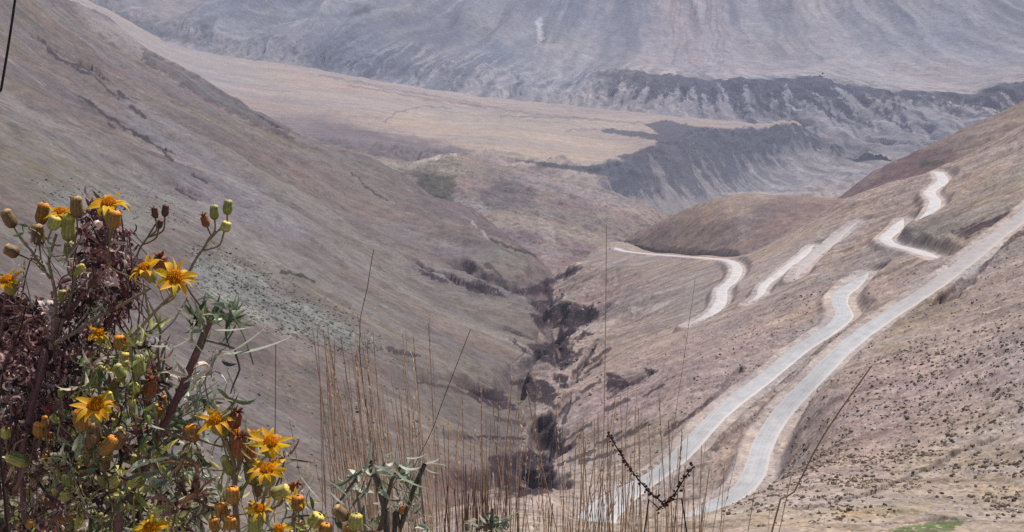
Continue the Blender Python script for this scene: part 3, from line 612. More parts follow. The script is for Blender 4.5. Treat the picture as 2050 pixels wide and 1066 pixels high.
# --- ridge of middle hills behind the left slope
def back(Ln, d): return [(a, b + 16, c * 1.08) for a, b, c in Ln], [(a, b + 60, c * 1.25) for a, b, c in Ln], [(a, b + 130, c * 1.5) for a, b, c in Ln]
def hill(name, base, mid, crest, px0, px1, nc, nr, paint, mat, nf, low=60, fmid=.5):
    b1, b2, b3 = back(crest, 0)
    return loft(name, [[(a, b + low, c * .85) for a, b, c in base], base, mid, crest, b1, b2, b3], [0, .4, .4 + fmid, 1.4, 1.6, 1.9, 2.3], px0, px1, nc, nr, paint, mat, nf)
def nf_hill(amp, s, far=1.):
    def f(x, y, t):
        r = ridged((x + .4 * y) / s, y / (2.5 * s), 4, .55)
        return amp * (r - .3) * (1 - .6 * ss(t, 1.1, 1.4)) + amp * .35 * fbm(x / (s * .3), y / (s * .3), 4, .6)
    return f
def paint_mid(x, y, z, px, py, t):
    C = np.tile(BROWN * 1.0, (len(x), 1)); n = fbm(x / 90, y / 90, 4); blend(C, ss(n, 0, .6), PURP * 1.1, .5)
    M = lambda poly, c, k, soft=8, warp=14, seed=0: blend(C, poly_mask(px, py, poly, soft, warp, seed), c, k)
    M([(780, 338), (840, 345), (900, 350), (915, 380), (880, 412), (850, 400), (820, 360)], SCRUB * .75, .9, 5, 14, 1)
    M([(960, 375), (1010, 365), (1070, 380), (1080, 410), (1000, 420), (960, 400)], np.array([.10, .085, .085]), .7, 8, 16, 2)
    M([(910, 400), (960, 410), (1000, 430), (940, 430)], np.array([.33, .27, .25]), .5, 5, 10, 2)
    M([(1040, 340), (1200, 380), (1330, 425), (1300, 440), (1130, 400), (1050, 370)], np.array([.27, .215, .20]), .6, 10, 14, 3)
    blend(C, line_mask(px, py, [(828, 326), (850, 324), (880, 313), (910, 311)], 5), PALE * 1.1, .8)  # sunlit crest, painted as a pale line
    M([(640, 305), (830, 328), (900, 312), (1000, 335), (900, 350), (760, 345)], OLIVE * 1.35, .6, 8, 8, 3)
    M([(1090, 395), (1180, 400), (1210, 425), (1130, 420)], PURP * .7, .6, 6, 14, 4)
    sp = fbm(x / 9, y / 14, 3); blend(C, ss(sp, .2, .6), SLATE, .45)
    return C
m_mid = terrain_mat('hill_soil', 60, 12, 3, .17, speck=(7, .6, (.07, .065, .05)))
hill('middle_hill', [(400, 480, 1350), (700, 450, 1400), (860, 440, 1430), (930, 450, 1450), (1040, 452, 1450), (1130, 470, 1450), (1210, 490, 1450), (1400, 520, 1450)],
     [(400, 400, 1600), (700, 380, 1650), (900, 385, 1650), (1040, 405, 1620), (1210, 440, 1600), (1400, 490, 1600)],
     [(400, 180, 2100), (520, 235, 2050), (600, 287, 1980), (700, 305, 1950), (820, 328, 1930), (870, 314, 1920), (915, 309, 1900), (1000, 331, 1900), (1100, 352, 1880), (1200, 379, 1850), (1300, 413, 1800), (1350, 436, 1780), (1450, 490, 1750)],
     400, 1450, 620, 330, paint_mid, m_mid, nf_hill(7, 70))
def paint_hump(x, y, z, px, py, t):
    C = np.tile(PURP * .85, (len(x), 1)); n = fbm(x / 60, y / 60, 4); blend(C, ss(n, 0, .6), BROWN * 1.2, .6)
    blend(C, poly_mask(px, py, [(900, 425), (1060, 428), (1230, 480), (1200, 500), (1080, 460), (930, 450)], 6, 8), OLIVE * 1.4, .6)
    blend(C, poly_mask(px, py, [(1080, 440), (1110, 450), (1120, 520), (1090, 525)], 6, 8), PALE * .9, .4)
    blend(C, poly_mask(px, py, [(980, 540), (1060, 530), (1050, 590), (980, 580)], 10, 16), np.array([.12, .085, .085]), .7)
    blend(C, ss(fbm(x / 7, y / 10, 3), .2, .6), SLATE, .35); return C
hill('gully_head_hump', [(850, 560, 1100), (1000, 560, 1090), (1100, 560, 1080), (1300, 570, 1060)], [(850, 480, 1230), (1000, 495, 1220), (1100, 500, 1200), (1300, 530, 1150)],
     [(820, 480, 1400), (880, 445, 1400), (930, 430, 1390), (990, 427, 1380), (1050, 434, 1370), (1110, 448, 1360), (1170, 463, 1340), (1215, 480, 1320), (1260, 505, 1300), (1320, 540, 1280)],
     820, 1320, 420, 260, paint_hump, m_mid, nf_hill(5, 60))
# --- knoll right of the bend and spur behind it
def paint_knoll(x, y, z, px, py, t):
    C = np.tile(np.array([.25, .19, .16]), (len(x), 1)); n = fbm(x / 70, y / 50, 4); blend(C, ss(n, 0, .6), np.array([.29, .225, .18]), .5)
    M = lambda poly, c, k, soft=8, warp=14, seed=0: blend(C, poly_mask(px, py, poly, soft, warp, seed), c, k)
    M([(1340, 440), (1400, 405), (1500, 388), (1570, 395), (1480, 425), (1400, 455)], np.array([.34, .255, .185]), .7, 8, 14, 1)
    M([(1540, 400), (1690, 398), (1700, 420), (1600, 470), (1480, 500), (1500, 440)], np.array([.185, .13, .122]), .6, 10, 14, 2)
    M([(1250, 480), (1300, 490), (1480, 502), (1485, 520), (1350, 512), (1250, 500)], np.array([.10, .08, .075]), .75, 3, 8, 3)
    M([(1260, 455), (1340, 440), (1330, 470), (1270, 480)], np.array([.20, .14, .125]), .5, 6, 8, 4)
    return C
m_knoll = terrain_mat('knoll_soil', 30, 7, 1.6, .15, speck=(3, .5, (.08, .06, .05)), bump=.7)
hill('knoll', [(1200, 530, 1130), (1240, 505, 1125), (1270, 512, 1110), (1350, 530, 990), (1480, 545, 860), (1560, 520, 800), (1700, 450, 770), (1900, 420, 800)],
     [(1200, 520, 1150), (1250, 490, 1160), (1350, 496, 1030), (1480, 500, 900), (1600, 462, 880), (1700, 430, 880), (1900, 410, 900)],
     [(1200, 520, 1180), (1235, 495, 1180), (1262, 471, 1180), (1300, 455, 1150), (1340, 437, 1120), (1400, 409, 1080), (1450, 396, 1050), (1500, 390, 1030), (1570, 394, 1000), (1640, 397, 980), (1700, 400, 980), (1900, 420, 980)],
     1200, 1900, 520, 260, paint_knoll, m_knoll, nf_hill(2.2, 45), low=50)
def paint_spur(x, y, z, px, py, t):
    C = np.tile(np.array([.205, .15, .13]), (len(x), 1)); n = fbm(x / 60, y / 60, 4); blend(C, ss(n, 0, .6), np.array([.29, .225, .17]), .5)
    M = lambda poly, c, k, soft=8, warp=14, seed=0: blend(C, poly_mask(px, py, poly, soft, warp, seed), c, k)
    M([(1690, 400), (1740, 355), (1830, 300), (1900, 290), (1930, 320), (1860, 345), (1760, 385)], np.array([.13, .082, .082]), .75, 8, 14, 1)
    M([(1880, 300), (2060, 200), (2060, 260), (1960, 290)], np.array([.32, .25, .18]), .6, 12, 12, 2)
    M([(1840, 325), (1890, 318), (1895, 330), (1845, 338)], SCRUB * .8, .8, 4, 6, 2)
    M([(1990, 255), (2060, 245), (2060, 265), (1980, 268)], PURP * .8, .6, 4, 8, 2)
    return C
hill('far_spur', [(1600, 440, 1050), (1700, 440, 1000), (1800, 420, 960), (1950, 340, 950), (2100, 300, 950), (2350, 200, 950)],
     [(1600, 430, 1150), (1700, 410, 1120), (1800, 370, 1080), (1950, 300, 1060), (2100, 240, 1060), (2350, 120, 1060)],
     [(1600, 450, 1300), (1660, 412, 1300), (1690, 390, 1290), (1740, 350, 1270), (1800, 320, 1250), (1850, 298, 1230), (1905, 272, 1220), (1960, 246, 1210), (2010, 225, 1200), (2052, 202, 1200), (2150, 150, 1200), (2350, 40, 1200)],
     1600, 2350, 420, 260, paint_spur, m_knoll, nf_hill(4, 55))

# --- ground under the camera, falling away just below the frame
def near_ground():
    nc, nr = 180, 320; y = np.r_[-6., -3, -1, np.exp(np.linspace(math.log(.3), math.log(195), nr - 3))]
    w = np.linspace(-1, 1, nc); X = w[None] * (2.5 + .62 * np.maximum(y, 0))[:, None]; Y = np.repeat(y[:, None], nc, 1)
    slope = np.where(Y > 0, -.50 * Y - .012 * np.maximum(Y - 60, 0), 0)
    Z = -1.02 + slope + .03 * fbm(X * 2, Y * 2, 4) * np.clip(1 + Y * .1, 0, 6) + 0.02 * X
    x, yv, z = X.ravel(), Y.ravel(), Z.ravel()
    C = np.tile(TAN, (len(x), 1)); blend(C, ss(fbm(x, yv, 4), 0, .5), BROWN, .6)
    o = mesh_np('near_ground', np.stack([x, yv, z], 1), grid_faces(nr, nc), terrain_mat('near_soil', 2, .3, .05, .2), C); o['kind'] = 'structure'
near_ground()
def gz(x, y): return -1.02 + (-.50 * max(y, 0)) + .02 * x

# ------------------------------------------------------------------ road ribbons
def road_mat(name, seal, dust):
    m, t, b = nodes(name); L = t.links; b.inputs['Roughness'].default_value = .6; b.inputs['Specular IOR Level'].default_value = .35
    uvn = t.nodes.new('ShaderNodeUVMap'); sp = t.nodes.new('ShaderNodeSeparateXYZ'); L.new(uvn.outputs[0], sp.inputs[0])
    tc = t.nodes.new('ShaderNodeTexCoord'); n = N(t, 'ShaderNodeTexNoise', Scale=.35, Detail=6.); L.new(tc.outputs['Object'], n.inputs['Vector'])
    c = ramp(t, n.outputs[0], [(.3, tuple(seal * .80)), (.7, tuple(seal * 1.15))])
    # wheel tracks and dusty margins across the width
    ad = N(t, 'ShaderNodeMath', operation='MULTIPLY_ADD'); ad.inputs[1].default_value = .06; L.new(n.outputs[0], ad.inputs[0]); L.new(sp.outputs[0], ad.inputs[2])
    prof = ramp(t, ad.outputs[0], [(.03, 1.), (.1, .5), (.17, .5), (.24, .1), (.30, .35), (.37, .15), (.44, .05), (.52, .25), (.58, .1), (.68, .35), (.75, .1), (.86, .3), (.97, 1.)])
    c = mix(t, 'MIX', c, tuple(dust), prof)
    n2 = N(t, 'ShaderNodeTexNoise', Scale=3., Detail=4.); L.new(tc.outputs['Object'], n2.inputs['Vector'])
    c = mix(t, 'MULTIPLY', c, ramp(t, n2.outputs[0], [(.3, .92), (.7, 1.08)])); at = N(t, 'ShaderNodeAttribute', attribute_name='Col'); c = mix(t, 'MULTIPLY', c, at.outputs['Color']); L.new(c, b.inputs['Base Color']); return m
mr0 = road_mat('sealed_road', np.array([.41, .415, .41]), np.array([.62, .56, .51]))
mr1 = road_mat('dusty_road', np.array([.56, .525, .495]), np.array([.62, .56, .51]))
for P, hw, tone in RD:
    T = np.gradient(P[:, :2], axis=0); T /= np.linalg.norm(T, axis=1)[:, None] + 1e-9; Nn = np.stack([T[:, 1], -T[:, 0]], 1)
    rx0 = PX(P[:, 0], P[:, 1], P[:, 2])[0]; ks = np.linspace(-1, 1, 9); V = []; sd_ = np.arange(len(P)) * 2.0; tap = np.ones(len(P)) if hw == 3.7 else np.clip(np.minimum(sd_ / (26 if hw == 2.8 else 12), (sd_[-1] - sd_) / (34 if hw == 2.8 else 16)), .06, 1) ** .7; UV = []; s = np.arange(len(P)) * 2.0
    edge = .25 * fbm(s / 9, s * 0 + hw, 3)
    for k in ks:
        off = (hw * k + (edge * k)) * (1 + .75 * (1 - ss(rx0, 1185, 1330)) * (hw == 3.7)) * tap * ((.9 * np.clip((sd_[-1] - sd_) / 16, .05, 1) ** .6 * .86) if hw == 3.7 else 1)
        V.append(np.stack([P[:, 0] + Nn[:, 0] * off, P[:, 1] + Nn[:, 1] * off, P[:, 2] + .16 + .10 * (1 - k * k) - (.35 if abs(k) == 1 else 0)], 1)); UV.append(np.stack([np.full(len(P), (k + 1) / 2), s / 10], 1))
    tint = np.ones((len(P), 3)); rx = PX(P[:, 0], P[:, 1], P[:, 2])[0]; tint = 1 - ss(rx, 1720, 1900)[:, None] * np.array([.10, .18, .22]) * (tone < .1) - np.array([.22, .26, .28]) * (tone == .6); V = np.stack(V, 1).reshape(-1, 3); UV = np.stack(UV, 1).reshape(-1, 2)
    o = mesh_np('road', V, grid_faces(len(P), 9), mr0 if tone < .5 else mr1, np.repeat(tint, 9, 0), uv=UV); o['kind'] = 'structure'

# ------------------------------------------------------------------ scattered tussocks and stones on the near right slope
class MB:
    def __init__(s): s.v = []; s.f = []; s.c = []; s.n = 0
    def add(s, V, Fq, c):
        V = np.asarray(V, float); c = np.asarray(c, float)
        s.v.append(V); s.f.append(np.asarray(Fq) + s.n); s.n += len(V)
        s.c.append(np.tile(c, (len(V), 1)) if c.ndim == 1 else c)
    def build(s, name, mat, parent=None, smooth=True):
        V = np.vstack(s.v); C = np.vstack(s.c)
        top = parent.parent if (parent and parent.parent) else parent; org = np.array(top.location) if top else np.zeros(3)
        fq = [f for f in s.f if f.shape[1] == 4]; ft = [f for f in s.f if f.shape[1] == 3]
        Fq = np.vstack(fq + [np.c_[f, f[:, 2]] for f in ft]) if fq else np.vstack(ft)
        if fq and ft:
            me = bpy.data.meshes.new(name); q = np.vstack(fq); t = np.vstack(ft)
            me.vertices.add(len(V)); me.vertices.foreach_set('co', (V - org).astype(np.float32).ravel())
            me.loops.add(q.size + t.size); me.loops.foreach_set('vertex_index', np.r_[q.ravel(), t.ravel()].astype(np.int32))
            me.polygons.add(len(q) + len(t)); me.polygons.foreach_set('loop_start', np.r_[np.arange(len(q)) * 4, q.size + np.arange(len(t)) * 3].astype(np.int32))
            me.polygons.foreach_set('loop_total', np.r_[np.full(len(q), 4), np.full(len(t), 3)].astype(np.int32))
            me.polygons.foreach_set('use_smooth', np.full(len(q) + len(t), smooth))
            ca = me.color_attributes.new('Col', 'FLOAT_COLOR', 'POINT'); c4 = np.ones((len(V), 4), np.float32); c4[:, :3] = C; ca.data.foreach_set('color', c4.ravel())
            me.update(); me.validate(); me.materials.append(mat); o = bpy.data.objects.new(name, me); COL.objects.link(o)
        else: o = mesh_np(name, V - org, Fq, mat, C, smooth)
        if parent:                       # parts may sit under a part: keep the thing's origin
            o.parent = parent
        return o
def col_mat(name, rough=.75, transl=0., spec=.25, nscale=300, var=.25):
    m, t, b = nodes(name); L = t.links; b.inputs['Roughness'].default_value = rough; b.inputs['Specular IOR Level'].default_value = spec
    at = N(t, 'ShaderNodeAttribute', attribute_name='Col'); tc = t.nodes.new('ShaderNodeTexCoord')
    n = N(t, 'ShaderNodeTexNoise', Scale=float(nscale), Detail=3.); L.new(tc.outputs['Object'], n.inputs['Vector'])
    c = mix(t, 'MULTIPLY', at.outputs['Color'], ramp(t, n.outputs[0], [(.3, 1 - var), (.7, 1 + var)])); L.new(c, b.inputs['Base Color'])
    if transl:
        tr = t.nodes.new('ShaderNodeBsdfTranslucent'); L.new(c, tr.inputs[0]); ms = t.nodes.new('ShaderNodeMixShader'); ms.inputs[0].default_value = transl
        L.new(b.outputs[0], ms.inputs[1]); L.new(tr.outputs[0], ms.inputs[2]); L.new(ms.outputs[0], t.nodes['Material Output'].inputs[0])
    return m
m_scrub = col_mat('scrub', .95, 0, .1, 2.5, .3); m_stone = col_mat('stone', .9, 0, .2, 1.5, .2)
phi = (1 + 5 ** .5) / 2
ICO = np.array([(-1, phi, 0), (1, phi, 0), (-1, -phi, 0), (1, -phi, 0), (0, -1, phi), (0, 1, phi), (0, -1, -phi), (0, 1, -phi), (phi, 0, -1), (phi, 0, 1), (-phi, 0, -1), (-phi, 0, 1)]) / 1.902
ICF = np.array([(0, 11, 5), (0, 5, 1), (0, 1, 7), (0, 7, 10), (0, 10, 11), (1, 5, 9), (5, 11, 4), (11, 10, 2), (10, 7, 6), (7, 1, 8), (3, 9, 4), (3, 4, 2), (3, 2, 6), (3, 6, 8), (3, 8, 9), (4, 9, 5), (2, 4, 11), (6, 2, 10), (8, 6, 7), (9, 8, 1)])
def sub_ico(n):
    V, Fc = ICO.copy(), ICF
    for _ in range(n):
        E = np.vstack([Fc[:, [0, 1]], Fc[:, [1, 2]], Fc[:, [2, 0]]]); E.sort(1); Eu, inv = np.unique(E, axis=0, return_inverse=True); inv = inv.ravel()
        M = V[Eu].sum(1); M /= np.linalg.norm(M, axis=1)[:, None]; k = len(V); nF = len(Fc); a, b_, c = inv[:nF] + k, inv[nF:2 * nF] + k, inv[2 * nF:] + k
        Fc = np.vstack([np.c_[Fc[:, 0], a, c], np.c_[Fc[:, 1], b_, a], np.c_[Fc[:, 2], c, b_], np.c_[a, b_, c]]); V = np.vstack([V, M])
    return V, Fc
def scatter(name, DATA, weight, count, smin, smax, flatz, jit, cols, mat, label, cat, sub=0, slope_limit=True):
    x, y, z, px, py, rock, flat = DATA; ok = (px > -40) & (px < 2090) & (py > 0) & (py < 1100) & (flat < .15)
    area = (y / 300.) ** 2.0                   # grid cells grow with distance
    wgt = np.where(ok, weight(px, py, x, y) * area, 0); cs = np.cumsum(wgt); k = np.searchsorted(cs, rng.random(count) * cs[-1])
    k = np.clip(k, 0, len(x) - 1); T, Fc = sub_ico(sub); n = len(T)
    sz = smin + (smax - smin) * rng.random(count) ** 3.2
    rot = rng.random(count) * 6.283; V = T[None] * (1 + jit * rng.normal(size=(count, n, 1))) * np.stack([sz * rng.uniform(.7, 1.3, count), sz * rng.uniform(.7, 1.3, count), sz * flatz * rng.uniform(.7, 1.3, count)], 1)[:, None]
    c, s_ = np.cos(rot)[:, None], np.sin(rot)[:, None]; V = np.stack([V[..., 0] * c - V[..., 1] * s_, V[..., 0] * s_ + V[..., 1] * c, V[..., 2]], -1)
    P = np.stack([x[k] + rng.uniform(-.3, .3, count), y[k] + rng.uniform(-.4, .4, count), z[k] + sz * flatz * .25], 1); V = V + P[:, None]
    cols = np.array(cols); cc = cols[rng.integers(0, len(cols), count)] * rng.uniform(.75, 1.25, (count, 1))
    Fa = (Fc[None] + (np.arange(count) * n)[:, None, None]).reshape(-1, 3)
    o = mesh_np(name, V.reshape(-1, 3), Fa, mat, np.repeat(cc, n, 0), smooth=False); o['kind'] = 'stuff'; o['label'] = label; o['category'] = cat
    return o
def wt_tus(px, py, x, y):
    m = poly_mask(px, py, [(1560, 960), (1640, 820), (1800, 720), (2090, 640), (2090, 1040), (1900, 1010), (1600, 1030), (1450, 1030)], 40, 30)
    m2 = poly_mask(px, py, [(1130, 880), (1300, 800), (1500, 640), (1700, 560), (1880, 610), (2090, 480), (2090, 720), (1600, 840), (1300, 1000), (1130, 1000)], 30, 20)
    return m * np.clip(.45 + 1.1 * fbm(x / 13, y / 13, 3) + .8 * fbm(x / 2.5, y / 2.5, 2), .02, 2.) + m2 * .16 * ss(fbm(x / 12, y / 12, 3), -.2, .5)
scatter('tussock_scrub', RDATA, wt_tus, 10500, .10, .46, .6, .25, [(.13, .10, .07), (.17, .13, .095), (.10, .08, .055), (.22, .17, .12), (.30, .24, .17)], m_scrub, 'dark low tussocks dotted over the brown slope right of the road', 'tussocks')
def wt_st(px, py, x, y): return wt_tus(px, py, x, y) * .5 + poly_mask(px, py, [(1130, 900), (1250, 700), (1480, 620), (1900, 480), (2090, 420), (2090, 900), (1600, 1000)], 30, 20) * .35
scatter('loose_stones', RDATA, wt_st, 15000, .09, .34, .7, .16, [(.42, .34, .30), (.20, .14, .13), (.5, .44, .40), (.16, .115, .11), (.26, .19, .175)], m_stone, 'loose pale and brown stones strewn over the right slope', 'stones')
def wt_l(px, py, x, y): return poly_mask(px, py, [(380, 490), (470, 500), (700, 640), (800, 720), (620, 700), (380, 590)], 20, 20) + .35 * poly_mask(px, py, [(60, 360), (330, 380), (380, 450), (100, 460)], 14, 20) + .10 * poly_mask(px, py, [(0, 700), (600, 700), (950, 850), (1000, 940), (600, 1066), (0, 1066)], 30, 20)
scatter('green_scrub', LDATA, wt_l, 3800, .15, .62, .55, .25, [(.10, .11, .085), (.15, .16, .12), (.085, .085, .06)], m_scrub, 'specks of green scrub on the pale fan of the left slope', 'scrub')
def wt_g(px, py, x, y): return poly_mask(px, py, [(1000, 560), (1200, 600), (1180, 900), (1130, 1000), (1040, 990), (1060, 760)], 30, 20) * ss(fbm(x / 14, y / 14, 3), -.1, .5)
scatter('gully_rubble', RDATA, wt_g, 1500, .3, 1.1, .7, .2, [(.14, .10, .10), (.24, .18, .17), (.08, .06, .06)], m_stone, 'broken dark rubble lying along the gully bottom', 'rubble')

def thing(name, label, cat, loc, group=None):
    o = bpy.data.objects.new(name, None); COL.objects.link(o); o.location = loc; o.empty_display_size = .1
    o['label'] = label; o['category'] = cat
    if group: o['group'] = group
    bpy.context.view_layer.update(); return o
# individual pale boulders
BST = sub_ico(2)
for k, (bx, by, sz) in enumerate([(1845, 757, 1.0), (1750, 857, .95), (1872, 772, .7), (1716, 818, .6), (1782, 797, .6), (1800, 786, .55), (1690, 838, .55), (1765, 727, .5), (1660, 842, .5), (2040, 700, .8), (1972, 746, .5), (1612, 802, .5), (1712, 836, .5), (1905, 700, .5), (1560, 738, .5)]):
    p = cast(RIGHT, [bx], [by], vmin=150)[0]; T, Fc = BST
    V = T * (1 + .22 * perlin(T[:, 0] * 1.3 + k * 3.1, T[:, 1] * 1.3 + T[:, 2] + k)[:, None] + .1 * perlin(T[:, 0] * 4 + k, T[:, 2] * 4)[:, None]) * np.array([1.1, .7, .45]) * sz * .55
    a = k * 1.3; V = np.stack([V[:, 0] * math.cos(a) - V[:, 1] * math.sin(a), V[:, 0] * math.sin(a) + V[:, 1] * math.cos(a), V[:, 2]], 1)
    d = (RDATA[0] - p[0]) ** 2 + (RDATA[1] - p[1]) ** 2; zz = RDATA[2][d.argmin()]
    o = mesh_np('boulder', V, Fc, m_stone, np.tile(np.array([.52, .47, .43]), (len(V), 1)), smooth=False); o.location = (p[0], p[1], zz + sz * .12)
    o['label'] = ('largest pale boulder on the slope right of the road' if k == 0 else 'long pale boulder alone below the others, left of the tussocks' if k == 1 else 'small pale boulder lying on the stony slope beside the road'); o['category'] = 'boulder'; o['group'] = 'pale boulders on the right slope'

# far bushes and small trees at the terrace edge
def far_tree(px, py, D, h, label):
    p = W(px, py, D); t = thing('bush_tree', label, 'tree', tuple(p), 'dark trees on the far terraces')
    mb = MB(); T, Fc = sub_ico(0)
    for k in range(26):
        c = rng.normal(size=3) * np.array([.28, .28, .22]) * h + np.array([0, 0, h * .62]); mb.add(p + c + T * h * rng.uniform(.10, .2) * (1 + .25 * rng.normal(size=(12, 1))), Fc, np.array([.035, .04, .025]) * rng.uniform(.7, 1.6))
    mb.build('crown', m_scrub, t, smooth=False)
    tb = MB(); tube(tb, np.array([p + [0, 0, -h * .3], p + [0, 0, h * .3], p + [h * .05, 0, h * .6]]), [h * .05, h * .04, h * .02], (.06, .05, .04)); tb.build('trunk', m_scrub, t)

# ------------------------------------------------------------------ foreground plants
def tube(mb, P, r, c, n=6):
    P = np.asarray(P, float); r = np.broadcast_to(np.asarray(r, float), (len(P),)) if np.ndim(r) < 2 else r
    T = np.gradient(P, axis=0); T /= np.linalg.norm(T, axis=1)[:, None] + 1e-12
    up = np.array([0.13, 1, .21]); A = np.cross(T, up); A /= np.linalg.norm(A, axis=1)[:, None] + 1e-9; B = np.cross(T, A)
    a = np.arange(n) * 2 * np.pi / n; V = P[:, None] + (A[:, None] * np.cos(a)[None, :, None] + B[:, None] * np.sin(a)[None, :, None]) * r[:, None, None]
    i = np.arange(len(P) - 1)[:, None] * n; j = np.arange(n)[None]; j1 = (j + 1) % n
    Fq = np.stack([i + j, i + j1, i + n + j1, i + n + j], -1).reshape(-1, 4); c = np.asarray(c, float)
    mb.add(V.reshape(-1, 3), Fq, np.repeat(c, n, 0) if c.ndim == 2 else c)
def curve3(pts, step):
    P = np.array(pts, float); P = np.vstack([2 * P[0] - P[1], P, 2 * P[-1] - P[-2]]); out = []
    for i in range(1, len(P) - 2):
        n = max(3, int(np.linalg.norm(P[i + 1] - P[i]) / step)); t = np.arange(n)[:, None] / n; p0, p1, p2, p3 = P[i - 1], P[i], P[i + 1], P[i + 2]
        out.append(.5 * ((2 * p1) + (-p0 + p2) * t + (2 * p0 - 5 * p1 + 4 * p2 - p3) * t ** 2 + (-p0 + 3 * p1 - 3 * p2 + p3) * t ** 3))
    out.append(P[-2][None]); return np.vstack(out)
def unit(v): v = np.asarray(v, float); return v / (np.linalg.norm(v) + 1e-12)
def leaf(mb, base, d, L, wd, bend, c, seg=6, fold=.35, twist=0., shape=0):
    """narrow leaf: midline arcs towards `bend`, V section; colour c at base, paler to the tip"""
    d = unit(d); b = np.asarray(bend, float); b = b - d * (b @ d); nb = np.linalg.norm(b); b = b / (nb + 1e-9); side = unit(np.cross(d, b)); V = []; Cc = []
    p = np.array(base, float); ang = 0
    for k in range(seg + 1):
        t = k / seg; w_ = wd * (math.sin(math.pi * min(1, (.12 + .88 * t)) ** (.8 if shape else 1.)) * .95 + .05) * .5
        td = d * math.cos(ang) + b * math.sin(ang); nn = unit(np.cross(side, td)); tw = twist * t; sd = side * math.cos(tw) + nn * math.sin(tw); n2 = np.cross(td, sd)
        V += [p - sd * w_ + n2 * w_ * fold, p - n2 * w_ * .1, p + sd * w_ + n2 * w_ * fold]; cc = np.asarray(c) * (1 + .25 * t); Cc += [cc, cc * .85, cc]
        p = p + td * L / seg; ang += nb / seg
    i = np.arange(seg)[:, None] * 3; Fq = np.concatenate([np.c_[i, i + 1, i + 4, i + 3], np.c_[i + 1, i + 2, i + 5, i + 4]]); mb.add(V, Fq, np.array(Cc))
def lathe(mb, c, ax, prof, cols, n=12, bump=0.):
    ax = unit(ax); A = unit(np.cross(ax, [.3, .9, .1])); B = np.cross(ax, A); a = np.arange(n) * 2 * np.pi / n; V = []; C = []
    for (h, r), cc in zip(prof, cols):
        rr = r * (1 + bump * np.cos(a * n / 2))[:, None] if bump else r
        V.append(c + ax * h + (A * np.cos(a)[:, None] + B * np.sin(a)[:, None]) * rr); C.append(np.tile(cc, (n, 1)))
    V = np.vstack(V); C = np.vstack(C); i = np.arange(len(prof) - 1)[:, None] * n; j = np.arange(n)[None]; j1 = (j + 1) % n
    mb.add(V, np.stack([i + j, i + j1, i + n + j1, i + n + j], -1).reshape(-1, 4), C)
m_plant = col_mat('plant', .6, 0, .4, 400, .3); m_leaf = col_mat('leaf', .5, .25, .45, 350, .22); m_petal = col_mat('petal', .5, .5, .3, 500, .12); m_dead = col_mat('dead_leaf', .6, .12, .35, 300, .3)
m_straw = col_mat('straw', .7, .35, .3, 120, .25)
YEL = (1.0, .60, .02); ORG = (.95, .36, .015); ORG2 = (.62, .2, .03); GRN = (.20, .22, .045); GRB = (.17, .12, .05); BRN = (.14, .075, .035); PURPLE = (.16, .07, .075); SGRN = (.23, .16, .10); WILT = (.26, .08, .03)
def px1(D): return D / F
def to_ground(x, y): return np.array([x, y, gz(x, y) - .02])
